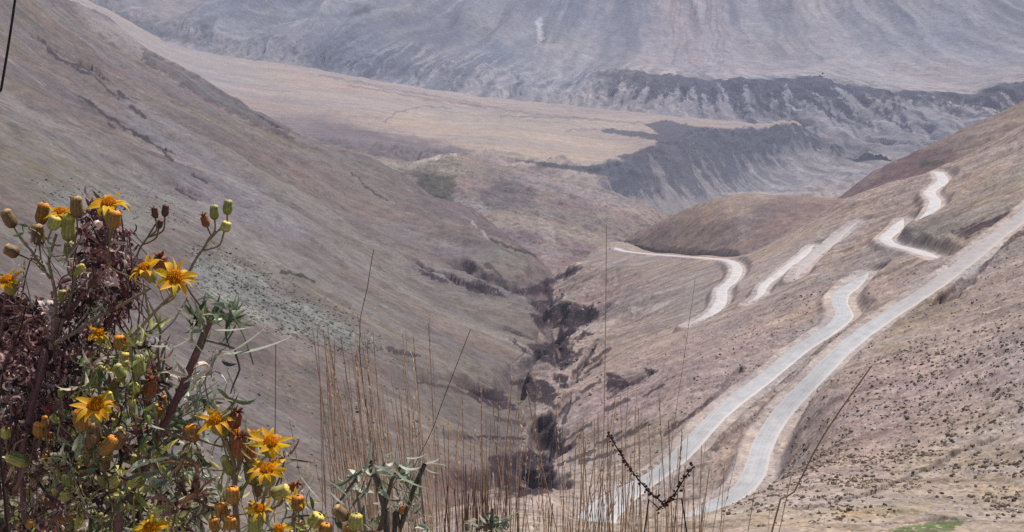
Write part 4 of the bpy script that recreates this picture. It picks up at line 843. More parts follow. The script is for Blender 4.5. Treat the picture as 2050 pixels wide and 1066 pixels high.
class Shrub:
    def __init__(s, label, D, rootpx, cat='shrub', name='flowering_shrub', group=None):
        s.D = D; u, q = uq(rootpx, 1066); s.root = to_ground(u * D, D); s.t = thing(name, label, cat, tuple(s.root), group); s.sk = []; s.st = MB()
    def stem(s, pts, r0, r1, c=PURPLE, root=False, dD=0.):
        P = [W(p[0], p[1], s.D + (p[2] if len(p) > 2 else dD)) for p in pts]
        if root: P = [s.root + np.array([rng.uniform(-.02, .02), rng.uniform(-.02, .02), 0]), P[0] * .5 + s.root * .5] + P
        C = curve3(P, .006); C = C + np.stack([.0012 * perlin(C[:, 2] * 60 + len(s.sk), C[:, 2] * 0 + k * 7.3) for k in range(3)], 1); k = px1(s.D)
        tube(s.st, C, np.linspace(r0, r1, len(C)) * k * (.72 if r0 < 9 else 1) * (1 + .12 * perlin(np.arange(len(C)) * .37, np.arange(len(C)) * 0.)), c, 8); s.sk.append(C)
    def near(s, p):
        A = np.vstack(s.sk); d = A - p; cost = np.linalg.norm(d, axis=1) + np.where(d[:, 2] > -.008, .03 + 2 * (d[:, 2] + .008), 0); k = cost.argmin(); return A[k]
    def stalk(s, mb, p, ax, r, c):
        q = s.near(p - unit(ax) * .008); L = np.linalg.norm(q - p); m = p - unit(ax) * L * .4; C = curve3([q, (q + m) * .5 + [0, 0, -.001], m, p], .004); k = px1(s.D)
        tube(mb, C, np.linspace(r * .9, r, len(C)) * k, c, 6)
    def bud(s, px, py, w, h, ang=0., kind='g', dD=0., lean=0.):
        D = s.D + dD; p = W(px, py, D); k = px1(D); ax = unit([math.sin(ang), lean, math.cos(ang)]); h *= k * .95; w *= k * .46; mb = MB()
        base, mid, top = {'g': ((.14, .15, .04), (.22, .22, .06), (.42, .38, .15)), 'o': (GRB, (.30, .15, .03), (.82, .30, .03)), 'b': (BRN, (.20, .12, .05), (.45, .27, .11)), 'd': ((.08, .03, .025), (.12, .05, .035), (.2, .08, .05)), 'y': ((.18, .18, .05), (.36, .33, .09), (.72, .56, .12)), 'w': ((.2, .12, .04), WILT, WILT)}[kind]
        b0 = p - ax * h * .5; s.stalk(mb, b0, ax, 1.9, SGRN if kind in 'gy' else GRB)
        cj = rng.uniform(.95, 1.5)
        lathe(mb, b0, ax, [(0, w * .25), (h * .08, w * .7), (h * .3, w * 1.0), (h * .6, w * .92), (h * .8, w * .85), (h * .86, w * .9), (h * .96, w * .62), (h, w * .25)], [np.array(c_) * cj for c_ in (base, base, mid, mid, mid, top, top, top)], 20, .13)
        mb.c[-1] = mb.c[-1] * np.tile(np.where(np.arange(20) % 2, .7, 1.15), 8)[:, None]
        if kind == 'w':
            for j in range(14):
                a = j * .45; dd = unit(ax + .6 * np.array([math.cos(a), math.sin(a), .1])); leaf(mb, b0 + ax * h * .8, dd, h * .7, w * .4, np.array([0, 0, -1.6]) + rng.normal(size=3) * .6, WILT, 4)
        mb.build('bud', m_plant, s.t)
    def flower(s, px, py, R, ang=0., lean=-.3, dD=0., npet=13, full=1., inv=True, top=None):
        D = s.D + dD; k = px1(D); p = W(px, py, D); ax = unit([math.sin(ang), lean, math.cos(ang)]); R *= k * 1.18; mb = MB()
        h = R * .95; w_ = R * .36; b0 = p - ax * h; s.stalk(mb, b0, ax, 2.3, SGRN)
        lathe(mb, b0, ax, [(0, w_ * .3), (h * .1, w_ * .75), (h * .4, w_ * .95), (h * .8, w_ * .9), (h * .96, w_ * 1.05), (h * .97, w_ * .2)], [GRB, GRN, (.24, .2, .05), (.3, .2, .05), (.5, .3, .04), ORG2], 14, .07)
        fl = mb.build('flower_head', m_plant, s.t)
        pb = MB(); A = unit(np.cross(ax, [.3, .9, .1])); B = np.cross(ax, A)
        for j in range(npet):
            if rng.random() > full: continue
            a = (j + rng.uniform(-.25, .25)) * 2 * math.pi / npet; o_ = A * math.cos(a) + B * math.sin(a)
            leaf(pb, p + o_ * w_ * .75 - ax * R * .03, unit(o_ + ax * rng.uniform(.0, .75)), R * rng.uniform(.7, 1.05), R * rng.uniform(.26, .36), -ax * rng.uniform(.1, 2.3) + rng.normal(size=3) * .3, np.array(YEL) * rng.uniform(.75, 1.05) * (1, rng.uniform(.8, 1.12), 1), 6, .25, rng.uniform(-.5, .5), 1)
        if pb.n: pb.build('petals', m_petal, fl)
        db = MB(); T, Fc = sub_ico(0)
        lathe(db, p, ax, [(-R * .05, w_ * .9), (R * .1, w_ * .95), (R * .2, w_ * .7), (R * .25, w_ * .1)], [ORG2, ORG2, ORG, ORG], 12)
        for j in range(60):
            rr = w_ * .95 * math.sqrt((j + .5) / 60); a = j * 2.39996; q = p + (A * math.cos(a) + B * math.sin(a)) * rr + ax * (R * .28 * (1 - (rr / w_) ** 2 * .7) + R * .03 * rng.random())
            tube(db, np.array([q - ax * R * .12, q, q + ax * R * .07]), [R * .035, R * .05, R * .02], np.array(ORG if j % 3 else YEL) * rng.uniform(.7, 1.1), 5)
        db.build('disc', m_petal, fl)
    def finish(s): s.st.build('stem', m_plant, s.t)
def in_poly(poly):
    P = np.array(poly, float); x0, y0 = P.min(0); x1, y1 = P.max(0)
    while True:
        x, y = rng.uniform(x0, x1), rng.uniform(y0, y1); ins = False
        for k in range(len(P)):
            a, b = P[k], P[(k + 1) % len(P)]
            if (a[1] > y) != (b[1] > y) and x < (b[0] - a[0]) * (y - a[1]) / (b[1] - a[1]) + a[0]: ins = not ins
        if ins: return x, y
def foliage(sh, poly, count, Dr, Lr, Wr, cols, curl, mb=None, updir=.4, mat=None, name='foliage', clump=4):
    own = mb is None; mb = mb or MB(); k = 0
    while k < count:
        x, y = in_poly(poly); D = rng.uniform(*Dr); b = W(x, y, D); q = px1(D); main = unit(rng.normal(size=3) + [0, 0, updir])
        c0 = np.array(cols[rng.integers(len(cols))])
        for j in range(clump):
            d = unit(main + rng.normal(size=3) * .8); L = rng.uniform(*Lr) * q
            leaf(mb, b + rng.normal(size=3) * .002, d, L, rng.uniform(*Wr) * q, rng.normal(size=3) * curl, c0 * rng.uniform(.6, 1.4), 5, .4, rng.uniform(-1.5, 1.5)); k += 1
        if rng.random() < .5:
            e = b + np.array([rng.normal() * .012, rng.normal() * .01, -rng.uniform(.02, .05)]); tube(mb, curve3([b, (b + e) / 2 + rng.normal(size=3) * .003, e], .006), rng.uniform(.9, 2) * q, c0 * .8, 4)
    if own: return mb.build(name, mat, sh.t)
DEAD = [(.10, .04, .04), (.06, .024, .026), (.17, .07, .065), (.25, .13, .11), (.36, .22, .18), (.12, .045, .042), (.62, .48, .42), (.05, .02, .022), (.24, .11, .10), (.42, .28, .24)]  # palest entries put sunlit highlights into the leaf colours
GREYLF = [(.26, .29, .18), (.40, .43, .30), (.14, .18, .09), (.58, .56, .43), (.10, .13, .06), (.55, .47, .36)]
MIXLF = [(.34, .37, .10), (.52, .47, .14), (.12, .07, .05), (.62, .53, .36), (.30, .15, .10), (.12, .15, .05), (.48, .46, .15)]

# --- shrub 1: dark red, withered, far left
s1 = Shrub('large withered shrub at the left edge, dark red curled leaves below yellow flower heads', 1.26, 40)
s1.stem([(55, 1100), (45, 930), (75, 780), (112, 665), (165, 585), (205, 500), (222, 452)], 13, 5, root=True)
s1.stem([(20, 1100), (30, 980), (60, 820), (90, 700)], 10, 6, root=True, dD=.03)
s1.stem([(100, 700), (112, 600), (98, 530), (112, 470)], 6, 4, SGRN, dD=-.02); s1.stem([(102, 560), (60, 500), (38, 468)], 4, 3, SGRN, dD=-.02)
s1.stem([(120, 660), (150, 560), (150, 470)], 5, 3.5, SGRN, dD=-.01); s1.stem([(110, 690), (190, 640), (262, 600), (300, 578)], 6, 4, SGRN, dD=-.03)
s1.stem([(30, 980), (70, 900), (90, 860), (130, 790), (190, 735), (262, 700)], 6, 4, (.2, .12, .09), dD=-.03)
s1.stem([(0, 1000), (-20, 800), (5, 650), (12, 590)], 8, 4, dD=.0)
s1.stem([(165, 585), (230, 540), (246, 470), (240, 420)], 4, 2.5, dD=.06); s1.stem([(250, 560), (285, 490), (312, 450)], 3.2, 2.6, (.2, .15, .1), dD=.03)
s1.flower(218, 408, 34, .1, -.25, -.04); s1.flower(120, 426, 29, -.15, -.15, .0); s1.flower(14, 562, 30, -.2, -.3, -.02); s1.flower(198, 668, 23, .1, -.5, -.05, full=.8)
for a in [(18, 438, 26, 44, -.45, 'b'), (85, 428, 27, 50, .25, 'o', .02), (153, 414, 26, 48, .03, 'b', -.03), (76, 470, 27, 48, -.05, 'b', .0), (23, 503, 26, 34, -1.1, 'b'), (137, 456, 28, 62, .12, 'y', -.03), (228, 440, 29, 42, .2, 'o', -.07),
          (108, 447, 26, 32, .4, 'y', -.04), (310, 426, 14, 26, -.05, 'd', .02), (331, 422, 15, 28, .15, 'd', .02), (320, 449, 13, 20, .3, 'd', .03), (155, 541, 20, 38, 1.1, 'y', -.02), (125, 592, 18, 26, .0, 'g', -.01), (244, 686, 34, 36, -.1, 'o', -.05),
          (12, 868, 22, 28, 0, 'y', -.04), (80, 860, 30, 36, .1, 'o', -.04), (35, 920, 28, 54, -1.2, 'y', -.05), (138, 500, 22, 40, .1, 'g', .02)]: s1.bud(*a)
mbd = MB()
foliage(s1, [(0, 560), (60, 610), (130, 590), (165, 440), (225, 450), (255, 510), (262, 600), (240, 640), (215, 700), (170, 780), (110, 880), (0, 900)], 1500, (1.22, 1.5), (20, 58), (5, 12), DEAD, 2.9, mbd)
foliage(s1, [(160, 430), (190, 400), (250, 420), (262, 480), (300, 540), (330, 470), (280, 560), (265, 640), (170, 560)], 500, (1.26, 1.42), (14, 40), (4, 9), DEAD[:6], 2.8, mbd)
foliage(s1, [(0, 600), (120, 640), (150, 760), (90, 880), (0, 940)], 1000, (1.4, 1.62), (20, 50), (8, 16), DEAD[:3], 2.0, mbd)  # dark leaves set deep, interior shade put into their colour
foliage(s1, [(0, 850), (120, 800), (170, 900), (160, 1080), (0, 1080)], 800, (1.2, 1.5), (16, 50), (5, 11), MIXLF + DEAD + [(.30, .06, .05), (.35, .12, .08)], 2.2, mbd)
mbd.build('dry_foliage', m_dead, s1.t)
mbg = MB(); foliage(s1, [(60, 430), (260, 560), (200, 640), (30, 560)], 60, (1.2, 1.3), (20, 50), (4, 8), GREYLF + MIXLF, 1.5, mbg); mbg.build('foliage', m_leaf, s1.t)
s1.finish()

# --- shrub 2: purple main stem with grey green leaves, centre of the plant mass
s2 = Shrub('tall green shrub with thick purple stem and lance leaves, right of the withered one', 1.2, 215)
s2.stem([(238, 1100), (262, 1010), (292, 920), (338, 832), (382, 735), (405, 680), (418, 642)], 19, 8, root=True)
s2.stem([(292, 920), (240, 880), (205, 850), (192, 828)], 6, 4, SGRN, dD=-.03); s2.stem([(280, 960), (220, 960), (190, 900), (180, 880)], 6, 4, SGRN, dD=-.03); s2.stem([(270, 1000), (200, 1040), (150, 1000), (138, 975)], 6, 4, SGRN, dD=-.02)
s2.stem([(320, 870), (300, 800), (270, 760), (275, 720)], 5, 3, SGRN, dD=-.02); s2.stem([(275, 760), (260, 690), (300, 635), (330, 605), (350, 590)], 5, 4, (.26, .19, .10), dD=-.03); s2.stem([(300, 635), (292, 600), (288, 575)], 3.5, 3, SGRN, dD=-.03)
s2.stem([(330, 605), (372, 560), (395, 515), (418, 480), (432, 462)], 4.5, 3, SGRN, dD=-.01); s2.stem([(418, 480), (448, 452)], 3, 2.4, SGRN)
s2.stem([(345, 815), (318, 730), (320, 660), (300, 610)], 5, 2.5, (.18, .14, .11), dD=.02); s2.stem([(320, 670), (352, 640), (372, 600)], 3.2, 2, (.35, .3, .26), dD=.02); s2.stem([(330, 860), (372, 880), (400, 858), (430, 848)], 5, 3.5, SGRN, dD=-.02)
s2.stem([(405, 680), (440, 690), (470, 700)], 5, 2.5, (.15, .12, .09)); s2.stem([(418, 642), (392, 600), (372, 570)], 4, 2.5, (.15, .12, .09), dD=.02); s2.stem([(470, 700), (478, 740), (462, 790)], 4, 2, (.1, .08, .07), dD=.02)
s2.flower(289, 538, 31, -.5, -.3, -.03, npet=12); s2.flower(350, 556, 38, .25, -.75, -.05, npet=14); s2.flower(192, 812, 40, .05, -.45, -.08, npet=14); s2.flower(300, 1058, 32, -.1, -.5, -.08)
for a in [(322, 528, 34, 34, -.1, 'w', .0), (429, 425, 19, 34, .0, 'g'), (456, 415, 20, 34, .12, 'g', -.01), (411, 444, 17, 26, -.3, 'w', .01), (452, 454, 22, 24, .35, 'y', -.02), (278, 732, 26, 52, .0, 'g', -.03), (162, 842, 32, 54, -.1, 'o', -.07), (187, 868, 30, 54, .05, 'b', -.06), (215, 892, 30, 56, .75, 'o', -.06),
          (236, 882, 30, 46, .5, 'b', -.04), (172, 905, 26, 44, -.2, 'b', -.03), (135, 962, 24, 34, 0, 'g', -.03), (130, 994, 22, 24, 0, 'y', -.04), (226, 965, 28, 34, 1.0, 'y', -.03), (206, 962, 22, 26, -.1, 'g', -.03), (268, 778, 26, 24, 1.2, 'y', -.03), (264, 808, 18, 20, 0, 'y', -.04), (300, 778, 30, 40, .3, 'w', -.02),
          (240, 745, 22, 40, -.4, 'g', -.02), (385, 868, 30, 42, -.25, 'o', -.04), (450, 856, 28, 44, -.05, 'y', -.03), (250, 720, 20, 34, .1, 'y', .0), (210, 930, 24, 36, .2, 'b', -.01)]: s2.bud(*a)
s2.flower(432, 842, 34, -.1, -.45, -.05, npet=11, full=.85)
lf = MB(); k = px1(1.2)
def lpx(mb, a, b_, wd, sag, c, dz=0., D=1.2, fold=.5, tw=0.3):
    A_, B_ = W(a[0], a[1], D), W(b_[0], b_[1], D + dz); d = B_ - A_; L = np.linalg.norm(d); s_ = np.array([0, 0, sag]); d0 = unit(unit(d) - s_ * .5); leaf(mb, A_, d0, L * 1.03, wd * px1(D), s_, c, 8, fold, tw)
GL = (.26, .30, .20); GD = (.10, .135, .065); GP = (.46, .49, .38)
for a in [((448, 708), (580, 672), 15, .35, GP), ((462, 704), (530, 655), 12, .2, GP), ((430, 660), (500, 655), 9, .2, GP), ((425, 650), (478, 610), 9, .5, GD), ((470, 625), (486, 602), 8, .5, GD), ((415, 640), (440, 590), 16, .2, GD), ((410, 635), (412, 585), 15, -.2, GL), ((420, 640), (455, 600), 14, .3, GL),
          ((400, 640), (372, 590), 9, .5, GD), ((395, 650), (350, 610), 7, .6, GD), ((450, 690), (475, 640), 11, .2, GD), ((430, 700), (500, 700), 8, .4, GL), ((345, 800), (420, 735), 12, .2, GP), ((350, 820), (440, 760), 12, .1, GP), ((340, 830), (470, 745), 10, .3, GL), ((350, 840), (420, 800), 9, .2, GL),
          ((360, 760), (345, 700), 8, .5, GP), ((345, 690), (300, 690), 8, .4, GP), ((340, 700), (310, 670), 7, .4, GP), ((345, 695), (385, 670), 8, .5, GP), ((330, 690), (370, 660), 9, -.4, (.4, .38, .33)), ((296, 666), (330, 670), 9, .2, GD), ((270, 900), (340, 790), 12, .4, GD), ((330, 860), (265, 830), 10, .3, GL),
          ((320, 870), (250, 860), 10, .4, GD), ((300, 905), (350, 860), 11, .3, GD), ((310, 880), (390, 860), 9, .2, GL), ((335, 780), (325, 720), 9, .4, GD), ((318, 760), (330, 700), 10, .4, GD), ((465, 790), (498, 810), 6, -.6, GD), ((455, 740), (478, 790), 8, .3, GD), ((445, 720), (478, 725), 22, 1.2, (.1, .1, .08)),
          ((300, 920), (350, 1000), 7, .2, (.42, .33, .26)), ((300, 930), (370, 1020), 6, -.2, (.42, .33, .26)), ((290, 1000), (360, 960), 6, .3, (.4, .3, .24)), ((330, 960), (420, 930), 6, .2, GL), ((300, 560), (310, 515), 4, .2, GD), ((375, 545), (408, 530), 5, -.7, GD)]:
    lpx(lf, *a, D=1.2 + rng.uniform(-.03, .03))
foliage(s2, [(385, 590), (440, 590), (475, 640), (480, 720), (420, 760), (370, 700)], 60, (1.17, 1.25), (40, 90), (8, 15), GREYLF, 1.0, lf, 1.0)
foliage(s2, [(330, 720), (400, 760), (470, 780), (460, 830), (350, 860), (310, 820)], 70, (1.17, 1.27), (36, 80), (7, 13), GREYLF, .9, lf, .6)
foliage(s2, [(150, 700), (330, 640), (330, 800), (300, 900), (140, 900)], 260, (1.14, 1.3), (26, 70), (6, 12), MIXLF + DEAD[:3], 1.4, lf, .6)
foliage(s2, [(120, 880), (330, 850), (400, 900), (400, 1080), (120, 1080)], 560, (1.14, 1.36), (30, 80), (7, 14), MIXLF + GREYLF[:3] + DEAD[:3], 1.4, lf, .6)
for j in range(38):
    bx, by = in_poly([(120, 720), (330, 700), (330, 800), (300, 1060), (40, 1060), (60, 900)]); s2.bud(bx, by, rng.uniform(12, 20), rng.uniform(18, 32), rng.normal() * .5, 'yyogbo'[j % 6], rng.uniform(-.04, .05))
foliage(s2, [(0, 780), (330, 740), (400, 900), (440, 1080), (0, 1080)], 500, (1.32, 1.5), (26, 70), (9, 16), [(.06, .05, .03), (.045, .03, .025), (.09, .09, .045)], 1.6, lf, .4)  # near-black leaves at the back stand in for shadow inside the bush
lf.build('foliage', m_leaf, s2.t); s2.finish()

# --- shrub 3: cluster of orange heads at the bottom centre
s3 = Shrub('low shrub with clustered orange flower heads, left of the curled grey leaves', 1.15, 500)
s3.stem([(480, 1110), (470, 1010), (468, 930), (452, 880)], 9, 5, SGRN, root=True); s3.stem([(500, 1110), (520, 1030), (532, 980), (535, 962)], 8, 5, SGRN, root=True, dD=-.02); s3.stem([(470, 1000), (500, 960), (508, 920)], 6, 4, (.24, .22, .08)); s3.stem([(508, 930), (535, 912)], 4.5, 3.5, SGRN)
s3.stem([(430, 1110), (445, 1060), (462, 1020)], 6, 4, SGRN, root=True, dD=.02); s3.stem([(590, 1110), (585, 1060), (592, 1040)], 6, 4, SGRN, root=True); s3.stem([(520, 1030), (560, 1010), (566, 1000)], 5, 4, SGRN); s3.stem([(640, 1120), (640, 1070)], 6, 5, SGRN, root=True); s3.stem([(480, 940), (482, 900)], 5, 4, GRB)
s3.flower(508, 872, 26, -.3, -.3, .02, npet=9, full=.7); s3.flower(470, 868, 24, .3, -.4, .02, npet=9, full=.6); s3.flower(596, 1002, 22, .2, -.6, -.02, npet=10, full=.5); s3.flower(542, 886, 36, .15, -.45, -.02, npet=12, full=.9); s3.flower(536, 941, 37, .0, -.2, -.04, npet=12); s3.flower(520, 1020, 27, .1, -.3, -.03, npet=11, full=.6); s3.flower(558, 1060, 26, .1, -.5, -.04, npet=10, full=.5)
for a in [(470, 842, 30, 40, .3, 'w', .01), (478, 896, 34, 54, .1, 'w', .0), (500, 905, 28, 50, -.1, 'w', .01), (466, 992, 32, 42, 0, 'o', -.02), (444, 1022, 28, 36, -.1, 'o', .0), (461, 1048, 30, 32, .1, 'o', -.02), (562, 986, 32, 44, 1.2, 'y', -.01), (586, 975, 20, 28, 1.0, 'w', .01), (597, 1008, 30, 38, 0, 'o', -.02), (510, 1052, 28, 46, 0, 'g', -.03),
          (455, 932, 22, 50, -.3, 'g', .0), (500, 948, 24, 56, -.15, 'g', .01), (516, 975, 22, 50, .1, 'b', .02), (632, 1042, 34, 36, .6, 'y', -.01), (652, 1060, 30, 30, .2, 'o', -.02), (600, 1058, 28, 36, -.2, 'b', .02), (430, 1050, 26, 34, -.2, 'o', .02), (490, 880, 22, 50, .2, 'b', .01)]: s3.bud(*a)
l3 = MB(); foliage(s3, [(400, 860), (560, 900), (640, 1000), (640, 1080), (380, 1080), (400, 960)], 170, (1.15, 1.3), (30, 80), (5, 10), GREYLF + MIXLF, 1.0, l3, .7)
for a in [((560, 960), (575, 925), 8, .3, GP), ((565, 930), (610, 915), 5, .1, GD), ((600, 950), (640, 1000), 6, .2, GP), ((575, 990), (600, 960), 7, .2, GP)]: lpx(l3, *a, D=1.16)
l3.build('foliage', m_leaf, s3.t); s3.finish()

# --- shrub 4: curled grey leaves, no flowers
s4 = Shrub('flowerless shrub of drooping curled grey green leaves at bottom, right of the orange heads', 1.1, 770, name='leafy_shrub')
s4.stem([(775, 1120), (772, 1060), (765, 1000), (752, 950), (740, 925)], 11, 7, (.09, .07, .05), root=True); s4.stem([(790, 1120), (800, 1060), (818, 1010), (835, 965), (850, 930)], 9, 5, (.08, .06, .045), root=True); s4.stem([(760, 1060), (775, 1000), (785, 960), (800, 935)], 7, 5, (.12, .07, .05))
s4.stem([(735, 1120), (725, 1050), (715, 990), (712, 950)], 8, 5, (.2, .19, .15), root=True, dD=.02); s4.stem([(712, 960), (690, 990), (672, 1010)], 5, 3, (.1, .08, .06))
l4 = MB(); l4g = (.20, .21, .15)
for a in [((728, 950), (744, 880), 15, .1, (.42, .44, .34)), ((722, 945), (650, 968), 9, .9, l4g), ((715, 940), (660, 975), 8, 1.3, GD), ((735, 930), (690, 955), 10, 1., GD), ((740, 925), (800, 925), 12, 1.3, l4g), ((760, 930), (842, 960), 11, 1.2, GL), ((770, 920), (830, 900), 10, .8, l4g), ((785, 935), (860, 975), 12, 1.0, GL), ((790, 925), (850, 1010), 12, .8, GD),
          ((800, 930), (845, 930), 14, 1.4, GP), ((850, 930), (895, 935), 8, -.4, GP), ((850, 935), (885, 945), 8, 1.2, GL), ((855, 925), (880, 915), 10, .8, GP), ((795, 960), (830, 1015), 10, .3, GL), ((745, 950), (720, 1000), 10, .5, GD), ((730, 960), (700, 1020), 9, .6, GD), ((700, 1000), (655, 960), 7, -.3, GL), ((690, 1010), (660, 985), 7, .2, GP), ((780, 1000), (825, 990), 8, .9, GD),
          ((760, 960), (790, 1010), 9, .4, GL), ((840, 940), (838, 1000), 12, .2, GD), ((770, 910), (800, 890), 9, .9, GL), ((810, 915), (855, 905), 8, .9, GP)]: lpx(l4, *a, D=1.1 + rng.uniform(-.03, .04), fold=.6, tw=.8)
foliage(s4, [(700, 940), (770, 915), (850, 940), (840, 1000), (790, 990), (710, 990)], 50, (1.08, 1.18), (24, 60), (6, 12), GREYLF, 2.2, l4, -.2)
foliage(s4, [(680, 1010), (850, 1000), (860, 1080), (680, 1080)], 50, (1.08, 1.2), (24, 60), (4, 9), GREYLF + MIXLF, 1.2, l4, .5)
for a in [(682, 1028, 28, 44, -.8, 'b', -.02), (712, 1046, 32, 42, .1, 'y', -.03), (700, 1062, 26, 30, -.2, 'o', -.02), (805, 1022, 16, 20, .1, 'o', .0)]: s4.bud(*a)
l4.build('foliage', m_leaf, s4.t); s4.finish()
s5 = Shrub('small sprig of grey leaves poking up at the bottom edge among grass', 1.1, 980, name='leafy_shrub')
s5.stem([(985, 1120), (982, 1070), (975, 1045)], 6, 4, (.12, .1, .07), root=True); l5 = MB()
for a in [((980, 1052), (1040, 1030), 8, .3, GL), ((975, 1050), (925, 1062), 8, .8, GD), ((978, 1048), (960, 1030), 12, .3, GP), ((980, 1050), (1065, 1010), 6, .1, GL), ((970, 1055), (940, 1040), 9, .6, GL), ((985, 1055), (1010, 1065), 8, .8, GD)]: lpx(l5, *a, D=1.1)
foliage(s5, [(930, 1045), (1010, 1040), (1010, 1075), (930, 1075)], 40, (1.08, 1.14), (16, 40), (5, 10), GREYLF, 1.8, l5, .2); l5.build('foliage', m_leaf, s5.t); s5.finish()

# --- dry grass
STR = [(.60, .44, .30), (.50, .34, .22), (.76, .60, .42), (.40, .27, .18), (.62, .44, .28)]
def tuft(label, D, base, tips, count, wpx, lean, seeds=.3, cols=STR):
    u, q = uq(sum(base) / 2, 1066); t = thing('dry_grass_tuft', label, 'grass', tuple(to_ground(u * D, D)), 'tufts of dry grass in the foreground'); mb = MB(); sd = MB()
    for k in range(count):
        f = rng.random(); bx = base[0] + (base[1] - base[0]) * f; Dk = D + rng.uniform(-.15, .25); ub = uq(bx, 1066)[0]; b = to_ground(ub * Dk * .96, Dk); ty = tips[2] + (tips[3] - tips[2]) * rng.random() ** .8
        tx = bx + lean * (1066 - ty) + rng.normal() * (22 + .04 * (1066 - ty)); tp = W(tx, ty, Dk + rng.uniform(-.08, .08)); tp = tp + np.array([rng.normal() * .05 * (rng.random() < .3), 0, 0]); m = b * .5 + tp * .5 + np.array([rng.normal() * .03 - lean * .12, 0, 0]); C = curve3([b, m, tp], .06); c = np.array(cols[rng.integers(len(cols))]) * rng.uniform(.7, 1.3)
        tube(mb, C, np.linspace(wpx, .45 * wpx, len(C)) * px1(Dk) * rng.uniform(.4, 1.5) * .36, c, 4)
        if rng.random() < seeds:
            dirn = unit(tp - m)
            for j in range(7): leaf(mb, tp - dirn * .012 * j, unit(dirn + rng.normal(size=3) * .25), 12 * px1(Dk), 3. * px1(Dk), rng.normal(size=3) * .3, c * 1.1, 3)
        if rng.random() < .35: leaf(mb, b * .7 + tp * .3, unit(tp - b + rng.normal(size=3) * .1), rng.uniform(60, 160) * px1(Dk), 3.5 * px1(Dk), rng.normal(size=3) * .8, c, 8)
    mb.build('blades', m_straw, t)
    if sd.n: sd.build('seed_heads', m_straw, t)
tuft('dense tuft of tall brown dry grass leaning left, behind the curled grey shrub', 2.0, (760, 905), (0, 0, 620, 980), 140, 3.4, -.24)
tuft('thin pale dry grass between the orange flowers and the dense tall tuft', 2.1, (660, 760), (0, 0, 640, 950), 60, 3.0, -.12)
tuft('sparse dry grass standing before the bottom of the gully', 1.9, (880, 1090), (0, 0, 740, 1040), 62, 3.4, .0)
tuft('short thick brown grass clump at the bottom, just right of the curled grey shrub', 1.8, (925, 1000), (0, 0, 925, 1040), 90, 4.5, .0, .0, [(.26, .15, .07), (.30, .18, .09), (.2, .12, .06)])
tuft('tall upright dry grass before the lower road end', 1.8, (1110, 1300), (0, 0, 760, 1030), 80, 4.2, -.04)
tuft('few dry grass stems right of the dark seed spikes', 1.8, (1290, 1430), (0, 0, 830, 1040), 32, 4.0, .05)
tuft('short dry grass along the bottom edge under the two roads', 1.9, (1080, 1420), (0, 0, 960, 1060), 70, 3.4, .0)
def stalk(label, D, pts, w0, w1, c, name='grass_stalk', rootdx=0):
    P = [W(p[0], p[1], D) for p in pts]; b = to_ground(P[0][0] + rootdx, D); t = thing(name, label, 'grass stalk' if name == 'grass_stalk' else 'seed spike', tuple(b)); mb = MB()
    C = curve3([b, b * .4 + P[0] * .6] + P, .03); tube(mb, C, np.linspace(w0, w1, len(C)) * px1(D) * .5, c, 5); mb.build('stalk', m_straw, t); return t, P
stalk('thick dark stalk crossing the top left corner of the view', 1.0, [(-40, 420), (2, 180), (20, 70), (34, -30), (44, -120)], 8, 5, (.05, .035, .03))
stalk('single thin stalk leaning right, before the middle of the left slope', 1.9, [(800, 1066), (870, 850), (905, 755), (942, 660)], 2.8, 1.6, (.15, .105, .075))
stalk('long straw coloured stalk leaning right before the stony slope', 1.7, [(1545, 1066), (1590, 985), (1650, 870), (1745, 733)], 8, 3.2, (.45, .30, .20), rootdx=-.1)
stalk('tall faint vertical stalk rising past the far bend of the road', 1.9, [(1205, 1066), (1210, 800), (1213, 600), (1214, 450)], 3.4, 1.5, (.55, .40, .30))
stalk('thin upright stalk between the green shrub and the grass', 1.9, [(550, 1066), (551, 850), (552, 690)], 2.6, 1.6, (.16, .11, .08))
stalk('thin stalk rising above the dense tall tuft', 2.0, [(760, 1066), (720, 700), (735, 580), (748, 500)], 3.2, 1.6, (.22, .15, .11))
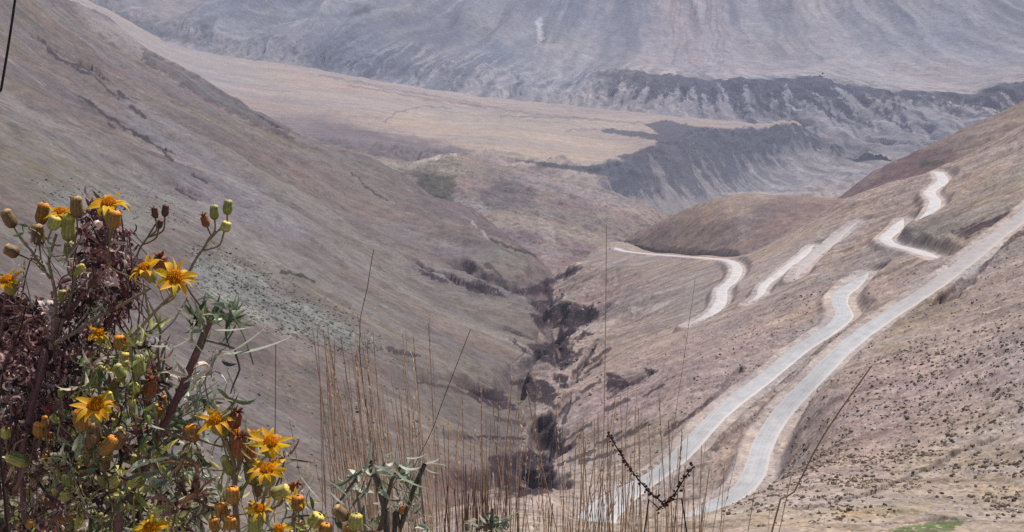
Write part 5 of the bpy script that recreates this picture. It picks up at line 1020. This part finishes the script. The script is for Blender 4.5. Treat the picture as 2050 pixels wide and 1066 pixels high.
stalk('tall slender stalk in front of the near road edge', 1.8, [(1355, 1066), (1340, 940), (1372, 700), (1392, 560)], 3.2, 1.0, (.6, .45, .33))
def spike(label, D, pts):
    t, P = stalk(label, D, pts, 4, 3, (.06, .035, .025), 'seed_spike'); C = curve3(P, .004); mb = MB(); T, Fc = sub_ico(0)
    for k, c in enumerate(C[int(len(C) * .3):]):
        for j in range(3): mb.add(c + rng.normal(size=3) * .0019 + T * rng.uniform(.0007, .0021) * (1 + .2 * rng.normal(size=(12, 1))), Fc, np.array([.06, .03, .022]) * rng.uniform(.6, 1.6))
    mb.build('seeds', m_scrub, t, smooth=False)
spike('dark lumpy seed spike leaning left before the lower road', 1.5, [(1375, 1066), (1330, 1010), (1300, 985), (1270, 950), (1240, 905), (1216, 866)])
spike('dark seed spike leaning right between the two roads', 1.5, [(1290, 1066), (1320, 1020), (1350, 990), (1372, 955), (1388, 935)])
far_tree(1497, 386, 2960, 9, 'dark small tree above the river bed, left of its neighbour'); far_tree(1522, 379, 2980, 8, 'smaller dark tree on the pale bank right of its neighbour')
far_tree(1642, 163, 3800, 16, 'dark tree on the cliff edge, larger of two'); far_tree(1618, 163, 3820, 13, 'dark tree on the cliff edge, smaller of two')
# ------------------------------------------------------------------ haze
def haze():
    m = bpy.data.materials.new('haze'); m.use_nodes = True; t = m.node_tree
    for n in list(t.nodes):
        if n.type != 'OUTPUT_MATERIAL': t.nodes.remove(n)
    v = t.nodes.new('ShaderNodeVolumePrincipled'); v.inputs['Color'].default_value = (.74, .80, 1, 1); v.inputs['Density'].default_value = HAZE
    t.links.new(v.outputs[0], t.nodes['Material Output'].inputs['Volume'])
    x0, x1, y0, y1, z0, z1 = -9000, 9000, -60, 12000, -1500, 1700
    V = np.array([(x, y, z) for x in (x0, x1) for y in (y0, y1) for z in (z0, z1)], float)
    Fc = np.array([(0, 1, 3, 2), (4, 6, 7, 5), (0, 4, 5, 1), (2, 3, 7, 6), (0, 2, 6, 4), (1, 5, 7, 3)])
    o = mesh_np('haze', V, Fc, m, smooth=False); o['kind'] = 'stuff'
HAZE = 8.2e-5
haze()
